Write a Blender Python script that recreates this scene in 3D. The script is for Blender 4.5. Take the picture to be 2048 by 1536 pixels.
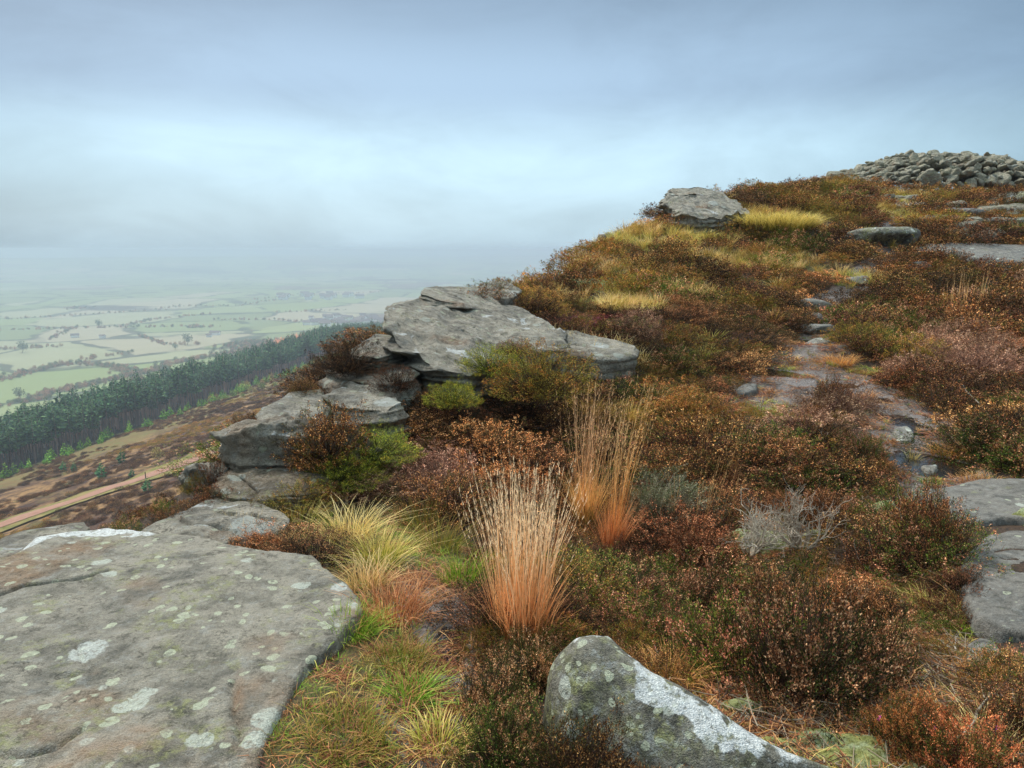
import bpy, math
import numpy as np
from mathutils import Vector
for _o in list(bpy.data.objects): bpy.data.objects.remove(_o, do_unlink=True)
SC = bpy.context.scene
COL = SC.collection
RAD = math.radians
# ------------------------------------------------------------------ camera
EYE = 1.6; PITCH = 10.3; F = 740.0
cd = bpy.data.cameras.new('camera'); cam = bpy.data.objects.new('camera', cd); COL.objects.link(cam)
cam.location = (0, 0, EYE); cam.rotation_euler = (RAD(90 - PITCH), 0, 0)
cd.sensor_width = 36; cd.lens = F / 1024 * 36; cd.clip_start = .05; cd.clip_end = 80000
SC.camera = cam
# ------------------------------------------------------------------ sky, sun, exposure
SUN_EL, SUN_AZ = 50, 318          # sun stands ahead to the left, behind thin cloud (azimuth clockwise from +Y)
SC.view_settings.view_transform = 'Standard'; SC.view_settings.look = 'None'
SC.view_settings.exposure = 1.50; SC.view_settings.gamma = 1; SC.view_settings.use_curve_mapping = False
W = bpy.data.worlds.new('World'); SC.world = W; W.use_nodes = True


class NT:
    """tiny node helper"""
    def __init__(s, tree): s.t = tree; s.n = tree.nodes; s.l = tree.links
    def node(s, typ, **kw):
        nd = s.n.new(typ)
        for k, v in kw.items(): setattr(nd, k, v)
        return nd
    def put(s, sock, v):
        if isinstance(v, bpy.types.NodeSocket): s.l.new(v, sock)
        elif v is not None:
            try: sock.default_value = v
            except Exception:
                sock.default_value = (v[0], v[1], v[2], 1) if hasattr(v, '__len__') else (v, v, v)
    def math(s, op, a, b=None, c=None, clamp=False):
        nd = s.node('ShaderNodeMath', operation=op, use_clamp=clamp)
        s.put(nd.inputs[0], a)
        if b is not None: s.put(nd.inputs[1], b)
        if c is not None: s.put(nd.inputs[2], c)
        return nd.outputs[0]
    def vmath(s, op, a, b=None):
        nd = s.node('ShaderNodeVectorMath', operation=op); s.put(nd.inputs[0], a)
        if b is not None: s.put(nd.inputs[1], b)
        return nd.outputs['Value'] if op in ('DOT_PRODUCT', 'LENGTH') else nd.outputs[0]
    def mapr(s, v, a, b, c=0., d=1., smooth=False):
        nd = s.node('ShaderNodeMapRange'); nd.interpolation_type = 'SMOOTHSTEP' if smooth else 'LINEAR'
        for i, q in enumerate((v, a, b, c, d)): s.put(nd.inputs[i], q)
        return nd.outputs[0]
    def mix(s, f, a, b, mode='MIX'):
        nd = s.node('ShaderNodeMix', data_type='RGBA', blend_type=mode)
        s.put(nd.inputs[0], f); s.put(nd.inputs[6], a if not isinstance(a, tuple) else (*a[:3], 1)); s.put(nd.inputs[7], b if not isinstance(b, tuple) else (*b[:3], 1))
        return nd.outputs[2]
    def noise(s, v, scale, detail=4, rough=.55, dist=0., col=False):
        nd = s.node('ShaderNodeTexNoise'); s.put(nd.inputs['Vector'], v)
        nd.inputs['Scale'].default_value = scale; nd.inputs['Detail'].default_value = detail
        nd.inputs['Roughness'].default_value = rough; nd.inputs['Distortion'].default_value = dist
        return nd.outputs['Color' if col else 'Fac']
    def voro(s, v, scale, feature='F1', rnd=1.):
        nd = s.node('ShaderNodeTexVoronoi', feature=feature); s.put(nd.inputs['Vector'], v)
        nd.inputs['Scale'].default_value = scale; nd.inputs['Randomness'].default_value = rnd
        return nd
    def mapping(s, v, loc=(0, 0, 0), rot=(0, 0, 0), sc=(1, 1, 1)):
        nd = s.node('ShaderNodeMapping'); s.put(nd.inputs[0], v)
        nd.inputs[1].default_value = loc; nd.inputs[2].default_value = rot; nd.inputs[3].default_value = sc
        return nd.outputs[0]


w = NT(W.node_tree)
bg = w.n['Background']
sky = w.node('ShaderNodeTexSky', sky_type='NISHITA'); sky.sun_disc = False
sky.sun_elevation = RAD(SUN_EL); sky.sun_rotation = RAD(SUN_AZ); sky.altitude = 300; sky.dust_density = 3; sky.air_density = 1.
D0 = w.node('ShaderNodeTexCoord').outputs['Generated']
el = w.node('ShaderNodeSeparateXYZ'); w.put(el.inputs[0], D0)
z = el.outputs[2]
cl = w.mapping(D0, sc=(1., 1., 1.9))
n1 = w.noise(cl, 1.7, 5, .55, .35); n2 = w.noise(w.mapping(D0, loc=(3, 1, 0), rot=(0, 0, .3), sc=(1, 1, 3.)), 3.4, 7, .62, .8)
ncl = w.math('ADD', w.math('MULTIPLY', n1, .65), w.math('MULTIPLY', n2, .35))
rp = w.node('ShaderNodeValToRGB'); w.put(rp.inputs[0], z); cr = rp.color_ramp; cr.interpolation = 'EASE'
stops = [(0., (.172, .242, .288)), (.03, (.176, .250, .298)), (.11, (.190, .274, .328)), (.20, (.116, .170, .228)), (.31, (.076, .114, .156)), (.60, (.52, .63, .70)), (1., (.80, .92, .98))]  # top stops, above the view, brightened to add light on ground and haze
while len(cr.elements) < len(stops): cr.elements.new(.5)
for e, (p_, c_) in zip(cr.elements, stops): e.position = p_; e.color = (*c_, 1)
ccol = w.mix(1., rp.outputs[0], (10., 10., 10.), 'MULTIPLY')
lob = w.vmath('DOT_PRODUCT', D0, (-.06, .97, .235))
lobe = w.mapr(lob, .70, 1.0, 0, 1, True)
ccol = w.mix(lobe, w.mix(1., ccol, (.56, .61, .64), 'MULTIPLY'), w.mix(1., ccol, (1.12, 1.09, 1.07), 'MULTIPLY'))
cf = w.mapr(ncl, .34, .66, .83, 1.15, True)
cc = w.node('ShaderNodeCombineColor'); [w.put(cc.inputs[i], cf) for i in range(3)]
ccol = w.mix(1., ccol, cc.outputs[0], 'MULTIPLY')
up = w.mapr(z, -.12, 0.0, 0, 1, True)
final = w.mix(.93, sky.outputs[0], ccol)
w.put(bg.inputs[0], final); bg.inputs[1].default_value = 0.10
sd = bpy.data.lights.new('sun', 'SUN'); sd.energy = 1.5; sd.angle = RAD(10); sd.color = (1, .95, .88)
sun = bpy.data.objects.new('sun', sd); COL.objects.link(sun)
_a, _e = RAD(SUN_AZ), RAD(SUN_EL)
sdir = Vector((math.sin(_a) * math.cos(_e), math.cos(_a) * math.cos(_e), math.sin(_e)))
sun.rotation_euler = sdir.to_track_quat('Z', 'Y').to_euler(); sun.location = sdir * 60
cy = SC.cycles
cy.use_denoising = True; cy.max_bounces = 5; cy.diffuse_bounces = 3; cy.glossy_bounces = 2; cy.transmission_bounces = 2
cy.volume_bounces = 3; cy.transparent_max_bounces = 8; cy.caustics_reflective = False; cy.caustics_refractive = False
cy.use_adaptive_sampling = True; cy.adaptive_threshold = .012; cy.sample_clamp_indirect = 4
try: cy.denoising_prefilter = 'ACCURATE'
except Exception: pass

# ------------------------------------------------------------------ numpy noise
def _h(ix, iy, iz, s):
    n = (ix.astype(np.int64) * 374761393 + iy.astype(np.int64) * 668265263 + iz.astype(np.int64) * 2147483647 + s * 1274126177) & 0xffffffff
    n = ((n ^ (n >> 13)) * 1274126177) & 0xffffffff
    n = ((n ^ (n >> 16)) * 2246822519) & 0xffffffff
    return ((n ^ (n >> 15)) & 0xffffff) / float(0xffffff) * 2 - 1
def vnoise(p, s=0):
    p = np.asarray(p, float); i = np.floor(p); f = p - i; i = i.astype(np.int64)
    u = f * f * f * (f * (f * 6 - 15) + 10)
    r = 0
    for a in (0, 1):
        wx = u[..., 0] if a else 1 - u[..., 0]
        for b in (0, 1):
            wy = u[..., 1] if b else 1 - u[..., 1]
            for c in (0, 1):
                wz = u[..., 2] if c else 1 - u[..., 2]
                r = r + wx * wy * wz * _h(i[..., 0] + a, i[..., 1] + b, i[..., 2] + c, s)
    return r
def fbm(p, oct=4, s=0, gain=.5):
    p = np.asarray(p, float); r = 0; a = 1.; t = 0
    for k in range(oct):
        r = r + a * vnoise(p * (2.03 ** k) + 17.3 * k, s + k); t += a; a *= gain
    return r / t
def n2(x, y, sc, oct=4, s=0, gain=.5):
    return fbm(np.stack([np.asarray(x, float) * sc, np.asarray(y, float) * sc, np.full(np.shape(x), .37 + s)], -1), oct, s, gain)
def sstep(a, b, x):
    t = np.clip((x - a) / (b - a), 0, 1); return t * t * (3 - 2 * t)
def norm(v): return v / np.maximum(np.linalg.norm(v, axis=-1, keepdims=True), 1e-9)

# ------------------------------------------------------------------ photograph pixel <-> place (2048 px wide pixels)
cp, sp = math.cos(RAD(PITCH)), math.sin(RAD(PITCH))
def ray(px, py):
    a = (px / 2 - 512) / F; b = (384 - py / 2) / F
    return np.array([a, cp + b * sp, -sp + b * cp])
def pt(px, py, D):
    r = ray(px, py); return np.array([0, 0, EYE]) + r * (D / r[1])
def proj(x, y, zz):
    f = y * cp - (zz - EYE) * sp; u = y * sp + (zz - EYE) * cp
    f = np.maximum(f, 1e-3)
    return (512 + F * x / f) * 2, (384 - F * u / f) * 2

# ------------------------------------------------------------------ lie of the land
# (px, py, distance, height of plants above the ground there)
CP = [(900, 1450, 2.2, 0), (900, 1300, 2.75, 0), (850, 1150, 3.5, 0), (700, 1050, 4.3, .02), (500, 1060, 4.2, .05), (1100, 1000, 4.7, .25),
      (1000, 850, 5.7, .25), (1000, 775, 6.6, .22), (900, 760, 7.0, .1), (1270, 705, 8.4, .05), (1150, 650, 9.4, .05), (1100, 562, 11.5, .3),
      (1020, 575, 10.4, .1), (1200, 485, 14.5, .25), (1330, 450, 16.5, .1), (1540, 455, 16.5, .2), (1500, 372, 20, .35), (1680, 352, 24, .3),
      (1850, 398, 24, .0), (2040, 395, 24, 0), (1750, 503, 15.8, .0), (1640, 660, 10.5, 0), (1600, 740, 8.6, 0), (1520, 805, 7.3, 0),
      (1800, 850, 6.5, 0), (1860, 935, 5.5, 0), (2000, 1000, 4.7, 0), (2000, 1150, 3.45, 0), (1960, 1310, 2.75, 0), (1980, 455, 18, 0.1),
      (1950, 520, 15.2, 0), (2048, 570, 13, .1), (2048, 800, 6.8, .25), (1900, 650, 10, .3), (1500, 600, 11.5, .25), (1400, 520, 14, .2),
      (1700, 600, 12.3, .2), (1400, 880, 5.8, .25), (1300, 820, 6.6, .25), (1650, 1450, 2.2, 0.02), (1400, 1300, 2.8, .1), (1620, 1200, 3.3, .3)]
_P = []
for a, b, c, d in CP:
    q = pt(a, b, c); _P.append((q[0], q[1], q[2] - d))
_P += [(0, 0, 0), (-3, 0, .1), (3, 0, 0), (0, -4, 0), (6, -4, .2), (6, 3, .1), (9, 8, .4), (-4, -5, .1), (16, 14, 1.5), (24, 24, 3.4), (14, 34, 3.7),
       (26, 36, 3.2), (30, 14, 1.4), (20, 50, 3.0), (40, 50, 2.0), (40, 0, .5), (20, 0, .4), (0, -30, -1), (20, -30, 0), (-2.2, 2.2, .12), (-2.6, 3.4, .0)]
_P = np.array(_P)
def _tps(r): return np.sqrt(r * r + .15)
_A = _tps(np.linalg.norm(_P[:, None, :2] - _P[None, :, :2], axis=-1)) - np.eye(len(_P)) * .12
_n = len(_P); _M = np.zeros((_n + 1, _n + 1)); _M[:_n, :_n] = _A; _M[:_n, _n] = 1; _M[_n, :_n] = 1
_W = np.linalg.solve(_M, np.append(_P[:, 2], 0))
def hill(x, y):
    x = np.asarray(x, float); y = np.asarray(y, float); r = np.full(x.shape, _W[_n])
    for k in range(_n): r = r + _W[k] * _tps(np.hypot(x - _P[k, 0], y - _P[k, 1]))
    return r
EDGE = [(-30, -60), (-7, -12), (-3.3, -1), (-2.95, 2.4)] + [tuple(pt(a, b, c)[:2]) for a, b, c in
        [(215, 1045, 3.95), (380, 1005, 4.7), (440, 935, 5.1), (560, 815, 5.7), (655, 715, 6.6), (720, 690, 7.6), (800, 610, 8.6), (1000, 562, 10.4), (1100, 560, 12.2),
         (1200, 470, 15.2), (1330, 390, 18.2), (1450, 370, 20.8), (1680, 350, 26)]] + [(18, 34), (40, 44), (90, 60), (600, 200), (6000, 1500)]
EDGE = np.array(EDGE, float)
EZ = hill(EDGE[:, 0], EDGE[:, 1]); EZ[:2] = [0, 0]; EZ[-4:] = [2, 0, -5, -10]
def edge_d(x, y):
    """signed distance to the brink (positive on the valley side) and the brink's height there"""
    x = np.asarray(x, float); y = np.asarray(y, float)
    best = np.full(x.shape, 1e18); sg = np.ones(x.shape); ze = np.zeros(x.shape)
    for k in range(len(EDGE) - 1):
        a, b = EDGE[k], EDGE[k + 1]; ab = b - a; L = ab @ ab
        t = np.clip(((x - a[0]) * ab[0] + (y - a[1]) * ab[1]) / L, 0, 1)
        dx = x - (a[0] + t * ab[0]); dy = y - (a[1] + t * ab[1]); d2 = dx * dx + dy * dy
        m = d2 < best
        best = np.where(m, d2, best); cr = ab[0] * (y - a[1]) - ab[1] * (x - a[0])
        sg = np.where(m, np.where(cr > 0, 1., -1.), sg); ze = np.where(m, EZ[k] + t * (EZ[k + 1] - EZ[k]), ze)
    return np.sqrt(best) * sg, ze
_pu = np.array([0, .3, 1.2, 3, 6, 10, 20, 40, 60, 80, 106, 140, 176, 230, 300, 380, 450, 600, 40000.])
_pz = np.array([0, -.15, -1.3, -3.4, -6.3, -9.5, -17, -28, -34, -39.5, -45, -53, -62, -76, -95, -118, -130, -140, -140.])
_tu = np.concatenate([np.arange(0, 20, .25), np.geomspace(20, 40000, 900)])
_tz = np.interp(_tu, _pu, _pz)
for _k in range(3):
    _t2 = _tz.copy(); _t2[3:-3] = (_tz[:-6] + _tz[1:-5] + _tz[2:-4] + _tz[3:-3] + _tz[4:-2] + _tz[5:-1] + _tz[6:]) / 7; _t2[:4] = _tz[:4]; _tz = _t2
def axis_u(x, y): return -(x * .9874 - y * .158)
def axis_w(x, y): return x * .158 + y * .9874
def ground(x, y, micro=True):
    x = np.asarray(x, float); y = np.asarray(y, float)
    d, ze = edge_d(x, y)
    h = hill(x, y)
    R = np.hypot(x, y)
    dp = np.maximum(d, 0)
    u = np.maximum(axis_u(x, y), .4 * dp)
    k = sstep(20, 60, dp)
    q = dp * (1 - k) + u * k
    zz = np.interp(q, _tu, _tz) + ze * np.exp(-dp / 14)
    # rolling ground far out: gentle swells on the valley floor and a far ridge
    far = sstep(350, 900, R)
    zz = zz + far * (n2(x, y, 1 / 700., 4, 5) * 9 + 3)
    ridge = sstep(4000, 5800, R) * (1 - sstep(15000, 21000, R))
    zz = zz + ridge * (58 + 60 * n2(x, y, 1 / 2600., 4, 9))
    zz = zz + sstep(3, 30, dp) * (1 - far) * n2(x, y, 1 / 14., 4, 3) * .9
    out = np.where(d < 0, h, zz)
    bl = sstep(-.5, .35, d)
    out = h * (1 - bl) + np.where(d > -.5, np.minimum(zz, ze + .3), 0) * bl if np.ndim(d) == 0 else np.where(np.abs(d) < .5, h * (1 - bl) + zz * bl, out)
    if micro:
        m = 1 - sstep(35, 60, R)
        out = out + m * (n2(x, y, 1.1, 3, 21) * .05 + n2(x, y, 6., 3, 22) * .012)
    return out
def flat_pool(x, y, zz):
    for (cx, cy, rx, ry, rot, pz) in POOLS:
        c, s = math.cos(rot), math.sin(rot)
        a = ((x - cx) * c + (y - cy) * s) / rx; b = (-(x - cx) * s + (y - cy) * c) / ry
        r = np.sqrt(a * a + b * b) + .22 * n2(x, y, 7., 3, 31)
        k = 1 - sstep(1.15, 2.3, r)
        tgt = pz - .018 + .016 * sstep(.4, 1.05, r) + .016 * sstep(.95, 1.35, r) + .010 * n2(x, y, 14., 3, 33)
        zz = zz * (1 - k) + tgt * k
    return zz
POOLS = []
def G(x, y): return flat_pool(np.asarray(x, float), np.asarray(y, float), ground(x, y))
_DD = np.geomspace(1., 4000, 1400)
def at(px, py):
    """the point of the ground seen at a photograph pixel"""
    r = ray(px, py) / ray(px, py)[1]
    P = np.array([0, 0, EYE]) + r[None] * _DD[:, None]
    g = ground(P[:, 0], P[:, 1]); i = np.argmax(P[:, 2] < g)
    if P[i, 2] >= g[i]: i = 0; P[0] = P[int(np.argmin(np.where(_DD < 45, P[:, 2] - g, 1e9)))]
    if i > 0:
        a = P[i - 1, 2] - g[i - 1]; b = P[i, 2] - g[i]; t = a / (a - b + 1e-9)
        q = P[i - 1] + (P[i] - P[i - 1]) * t
    else: q = P[0]
    return np.array([q[0], q[1], float(G(q[0:1], q[1:2])[0])])
def add_pool(px, py, rx, ry, rot=0., dz=0.):
    q = at(px, py); POOLS.append((q[0], q[1], rx, ry, rot, q[2] + dz))
POOLP = [(893, 1300, .07, .30, .05), (880, 1400, .09, .10, .3), (1545, 745, .28, .42, .5), (1622, 684, .30, .35, .2), (1805, 842, .17, .40, -.15), (1855, 928, .36, .42, .1),
         (1745, 798, .22, .26, .3), (1690, 770, .2, .2, 0)]
for _q in POOLP: add_pool(*_q)

# ------------------------------------------------------------------ mesh building
def make_mesh(name, V, FL, col=None, mat=None, smooth=False):
    V = np.asarray(V, np.float32); me = bpy.data.meshes.new(name)
    FL = [np.asarray(f, np.int32) for f in FL if len(f)]
    nl = sum(f.size for f in FL); nf = sum(len(f) for f in FL)
    me.vertices.add(len(V)); me.vertices.foreach_set('co', V.ravel())
    me.loops.add(nl); me.loops.foreach_set('vertex_index', np.concatenate([f.ravel() for f in FL]))
    st = []; o = 0
    for f in FL:
        st.append(o + np.arange(len(f)) * f.shape[1]); o += f.size
    me.polygons.add(nf); me.polygons.foreach_set('loop_start', np.concatenate(st).astype(np.int32))
    me.polygons.foreach_set('use_smooth', np.full(nf, smooth))
    me.update(calc_edges=True); me.validate()
    if col is not None:
        c = np.ones((len(V), 4), np.float32); c[:, :3] = col
        a = me.color_attributes.new('col', 'FLOAT_COLOR', 'POINT'); a.data.foreach_set('color', c.ravel())
    if mat: me.materials.append(mat)
    return me
class MB:
    def __init__(s): s.v = []; s.f = {3: [], 4: []}; s.c = []; s.n = 0
    def add(s, V, Fc, C):
        V = np.asarray(V, float).reshape(-1, 3); Fc = np.asarray(Fc)
        s.v.append(V); s.f[Fc.shape[1]].append(Fc + s.n); s.c.append(np.broadcast_to(np.asarray(C, float), V.shape).reshape(-1, 3)); s.n += len(V)
    def leaves(s, p, d, L, wd, c, rng, quad=False):
        n = len(p); d = norm(d); r = norm(np.cross(d, rng.normal(size=(n, 3))))
        L = np.broadcast_to(L, n)[:, None]; wd = np.broadcast_to(wd, n)[:, None]
        if quad:
            V = np.stack([p, p + d * L * .5 + r * wd * .5, p + d * L, p + d * L * .5 - r * wd * .5], 1)
            s.add(V, np.arange(n * 4).reshape(n, 4), np.repeat(c, 4, 0))
        else:
            V = np.stack([p - r * wd * .5, p + r * wd * .5, p + d * L], 1)
            s.add(V, np.arange(n * 3).reshape(n, 3), np.repeat(c, 3, 0))
    def ribbons(s, P, wd, side, C):
        """P n,k,3   wd n,k   side n,3   C n,k,3"""
        n, k = P.shape[:2]; sd_ = side[:, None, :] * (np.broadcast_to(wd, (n, k)) * .5)[..., None]
        V = np.stack([P - sd_, P + sd_], 2).reshape(-1, 3)
        b = (np.arange(n)[:, None] * k + np.arange(k - 1)[None]) * 2
        Fq = np.stack([b, b + 1, b + 3, b + 2], -1).reshape(-1, 4)
        s.add(V, Fq, np.repeat(np.broadcast_to(C, (n, k, 3)).reshape(-1, 3), 2, 0))
    def tube(s, P, r, C, seg=5):
        P = np.asarray(P, float); k = len(P); r = np.broadcast_to(r, k)
        t = norm(np.gradient(P, axis=0)); a = norm(np.cross(t, np.array([.31, .2, .93]))); b = np.cross(t, a)
        an = np.arange(seg) * 2 * np.pi / seg
        V = P[:, None] + (a[:, None] * np.cos(an)[None, :, None] + b[:, None] * np.sin(an)[None, :, None]) * r[:, None, None]
        i = np.arange(k - 1)[:, None] * seg; j = np.arange(seg)[None]; j2 = (j + 1) % seg
        Fq = np.stack([i + j, i + j2, i + seg + j2, i + seg + j], -1).reshape(-1, 4)
        Cc = np.asarray(C, float); Cc = np.repeat(np.broadcast_to(Cc, (k, 3)), seg, 0)
        s.add(V.reshape(-1, 3), Fq, Cc)
    def mesh(s, name, mat=None, smooth=False):
        if not s.v: return None
        return make_mesh(name, np.concatenate(s.v), [np.concatenate(s.f[k]) for k in (3, 4) if s.f[k]], np.concatenate(s.c), mat, smooth)
def link(name, me, parent=None, loc=None, rot=None, sc=None):
    o = bpy.data.objects.new(name, me); COL.objects.link(o)
    if parent is not None: o.parent = parent
    if loc is not None: o.location = [float(q) for q in loc]
    if rot is not None: o.rotation_euler = rot
    if sc is not None: o.scale = sc if hasattr(sc, '__len__') else (sc,) * 3
    return o
def tag(o, label, cat=None, group=None):
    o['label'] = label
    if cat: o['category'] = cat
    if group: o['group'] = group
    return o
def kind(o, k): o['kind'] = k; return o
def grid_faces(nr, nc, wrap=False):
    i = np.arange(nr - 1)[:, None]; j = np.arange(nc if wrap else nc - 1)[None]; j2 = (j + 1) % nc
    return np.stack([i * nc + j, i * nc + j2, (i + 1) * nc + j2, (i + 1) * nc + j], -1).reshape(-1, 4)

# ------------------------------------------------------------------ materials
def new_mat(name, rough=.8, spec=.3):
    m = bpy.data.materials.new(name); m.use_nodes = True; t = NT(m.node_tree)
    b = t.n['Principled BSDF']; b.inputs['Roughness'].default_value = rough; b.inputs['Specular IOR Level'].default_value = spec
    return m, t, b
def bump(t, b, h, dist, strength=1.):
    nd = t.node('ShaderNodeBump'); nd.inputs['Strength'].default_value = strength; nd.inputs['Distance'].default_value = dist
    t.put(nd.inputs['Height'], h); t.put(b.inputs['Normal'], nd.outputs[0])
def plant_mat(name, hv=.02, vv=.25, rough=.75, trans=.25, gain=1.):
    m, t, b = new_mat(name, rough, .15)
    a = t.node('ShaderNodeAttribute', attribute_name='col')
    oi = t.node('ShaderNodeObjectInfo')
    h = t.node('ShaderNodeHueSaturation'); t.put(h.inputs['Color'], a.outputs['Color'])
    t.put(h.inputs['Hue'], t.mapr(oi.outputs['Random'], 0, 1, .5 - hv, .5 + hv))
    rr = t.math('FRACT', t.math('MULTIPLY', oi.outputs['Random'], 37.7))
    t.put(h.inputs['Value'], t.mapr(rr, 0, 1, gain * (1 - vv), gain * (1 + vv)))
    t.put(b.inputs['Base Color'], h.outputs[0])
    if trans:
        tr = t.node('ShaderNodeBsdfTranslucent'); t.put(tr.inputs[0], h.outputs[0])
        mx = t.node('ShaderNodeMixShader'); mx.inputs[0].default_value = trans
        t.l.new(b.outputs[0], mx.inputs[1]); t.l.new(tr.outputs[0], mx.inputs[2]); t.l.new(mx.outputs[0], t.n['Material Output'].inputs[0])
    return m
M_HEATH = plant_mat('heather_foliage', .012, .5, .75, .12, 1.68)
M_GRASS = plant_mat('grass_blade', .012, .15, .6, .3, 1.35)
M_TREE = plant_mat('tree_foliage', .012, .25, .85, .1, 3.4)
M_WOOD = plant_mat('heather_wood', .005, .15, .85, 0)

def rock_mat(name, c1=(.10, .105, .10), c2=(.30, .30, .28), white=.5, spots=.6, green=.4, stain=0., rough=.8, dark=.3, seed=0., bumpd=.012, rand=False, spotsc=6.5):
    m, t, b = new_mat(name, rough, .35)
    c1 = (c1[0] * 1.15, c1[1] * 1.02, c1[2] * .82); c2 = (c2[0] * 1.15, c2[1] * 1.02, c2[2] * .84)
    tc = t.node('ShaderNodeTexCoord').outputs['Object']
    if rand:
        oi = t.node('ShaderNodeObjectInfo')
        tc = t.vmath('ADD', tc, t.math('MULTIPLY', oi.outputs['Random'], 31.))
    v = t.mapping(tc, loc=(seed, seed * .7, seed * .3))
    wv = t.vmath('ADD', v, t.vmath('MULTIPLY', t.vmath('SUBTRACT', t.noise(v, 9, 3, col=True), (.5, .5, .5)), (.07, .07, .07)))
    big = t.noise(v, 1.6, 6, .62); med = t.noise(v, 7., 6, .65, .4); fine = t.noise(v, 55., 4, .7); grit = t.noise(v, 210., 2, .6)
    f = t.mapr(t.math('ADD', t.math('MULTIPLY', big, .35), t.math('MULTIPLY', med, .65)), .40, .58)
    c = t.mix(f, c1, c2)
    if stain:
        st = t.mapr(t.noise(t.mapping(v, loc=(4, 2, 1)), 1.3, 5, .6), .60 - .12 * stain, .70 - .1 * stain)
        c = t.mix(t.math('MULTIPLY', st, .75), c, (.27, .145, .062))
    # dark algae specks
    dk = t.mapr(med, .60 - dark * .15, .70 - dark * .1)
    dk2 = t.mapr(fine, .50, .62)
    c = t.mix(t.math('MULTIPLY', t.math('MULTIPLY', dk, dk2), .75), c, (.025, .026, .02))
    # green grey lichen film
    gr = t.mapr(t.noise(t.mapping(v, loc=(9, 5, 3)), 4.2, 7, .7), .60 - .16 * green, .68 - .12 * green)
    gf = t.mapr(t.noise(v, 26., 4, .7), .42, .60)
    c = t.mix(t.math('MULTIPLY', t.math('MULTIPLY', gr, gf), .85), c, (.30, .30, .12))
    mot = t.noise(wv, 17., 9, .82); c = t.mix(t.mapr(mot, .47, .40, 0, .75), c, t.mix(1., c, (.28, .28, .26), 'MULTIPLY')); c = t.mix(t.mapr(mot, .53, .60, 0, .6 * min(1., .5 + max(white, 0))), c, (.42, .43, .40))
    # round crustose lichens
    for k, (sc_, lo, colr) in enumerate(((spotsc, .36, (.54, .56, .47)), (spotsc * 2.3, .40, (.52, .54, .38)), (spotsc * .55, .40, (.58, .60, .54)))):
        vo = t.voro(t.mapping(wv, loc=(k * 5.1, 0, k)), sc_)
        sep = t.node('ShaderNodeSeparateColor'); t.put(sep.inputs[0], vo.outputs['Color'])
        th = t.mapr(sep.outputs[0], 1 - spots * (.75 if k == 0 else .85 if k == 1 else .3), 1., 0., lo)
        dd = t.math('ADD', vo.outputs['Distance'], t.math('MULTIPLY', t.math('SUBTRACT', fine, .5), .16))
        msk = t.mapr(t.math('SUBTRACT', th, dd), 0., .035)
        msk = t.math('MULTIPLY', msk, t.mapr(t.noise(v, 38., 3, .7), .28, .5))
        c = t.mix(t.math('MULTIPLY', msk, .8), c, colr)
    # broad chalky crust, on what faces up
    ge = t.node('ShaderNodeNewGeometry'); sx = t.node('ShaderNodeSeparateXYZ'); t.put(sx.inputs[0], ge.outputs['Normal'])
    wn = t.noise(wv, 3.1, 7, .62, .5)
    att = t.node('ShaderNodeAttribute', attribute_name='col')
    sca = t.node('ShaderNodeSeparateColor'); t.put(sca.inputs[0], att.outputs['Color'])
    wt = t.math('ADD', t.math('ADD', wn, t.mapr(sx.outputs[2], 0., 1., -.10, .03)), t.math('MULTIPLY', sca.outputs[0], .23))
    wm = t.mapr(wt, .74 - .22 * white, .77 - .22 * white)
    wm = t.math('MULTIPLY', wm, t.mapr(t.noise(v, 34., 5, .75), .36, .50, .12, 1.))
    c = t.mix(t.math('MULTIPLY', wm, .92), c, (.74, .75, .72))
    # ochre where the paint attribute's green channel asks for iron stain
    c = t.mix(t.math('MULTIPLY', sca.outputs[1], t.mapr(med, .35, .6, .25, .9)), c, (.30, .16, .075))
    c = t.mix(t.mapr(grit, .35, .62, .0, .55), c, t.mix(1., c, (.42, .42, .40), 'MULTIPLY')); c = t.mix(t.mapr(fine, .52, .68, 0, .45), c, t.mix(1., c, (1.7, 1.7, 1.6), 'MULTIPLY'))
    t.put(b.inputs['Base Color'], c)
    t.put(b.inputs['Roughness'], t.mapr(big, .3, .7, rough - .15, rough + .1))
    hh = t.math('ADD', t.math('ADD', t.math('MULTIPLY', med, .33), t.math('MULTIPLY', fine, .45)), t.math('ADD', t.math('MULTIPLY', grit, .28), t.math('MULTIPLY', wm, .05)))
    bump(t, b, hh, bumpd * 3.)
    return m
M_SLAB = rock_mat('lichened_gritstone_slab', (.115, .118, .112), (.32, .32, .30), white=-.15, spots=.9, green=.5, stain=.35, seed=2., dark=.5)
M_CRAG = rock_mat('weathered_gritstone', (.17, .17, .16), (.54, .535, .50), white=.42, spots=.5, green=.2, stain=.12, seed=7., dark=1.3, bumpd=.03, spotsc=5)
M_CRAGD = rock_mat('dark_layered_gritstone', (.12, .105, .08), (.40, .35, .28), white=.40, spots=.4, green=.35, stain=.5, seed=15., dark=1.2, bumpd=.035, spotsc=5)
M_BOULD = rock_mat('mossy_boulder_stone', (.035, .038, .034), (.21, .215, .20), white=.50, spots=1.1, green=1.0, stain=.0, seed=4.2, dark=.3, spotsc=10)
M_CAIRN = rock_mat('cairn_stone', (.18, .19, .18), (.52, .52, .45), white=-.3, spots=.35, green=.6, stain=.35, seed=1., rand=True, bumpd=.03, spotsc=3)
M_WET = rock_mat('wet_dark_gritstone', (.085, .088, .09), (.19, .195, .19), white=-.6, spots=.12, green=.0, stain=.0, seed=11., rough=.55, dark=.2, bumpd=.006)
M_PALE = rock_mat('grey_flat_gritstone', (.095, .10, .105), (.22, .225, .23), white=-.3, spots=.2, green=.15, stain=.0, seed=21., rough=.65, dark=.4, bumpd=.012)

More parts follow.
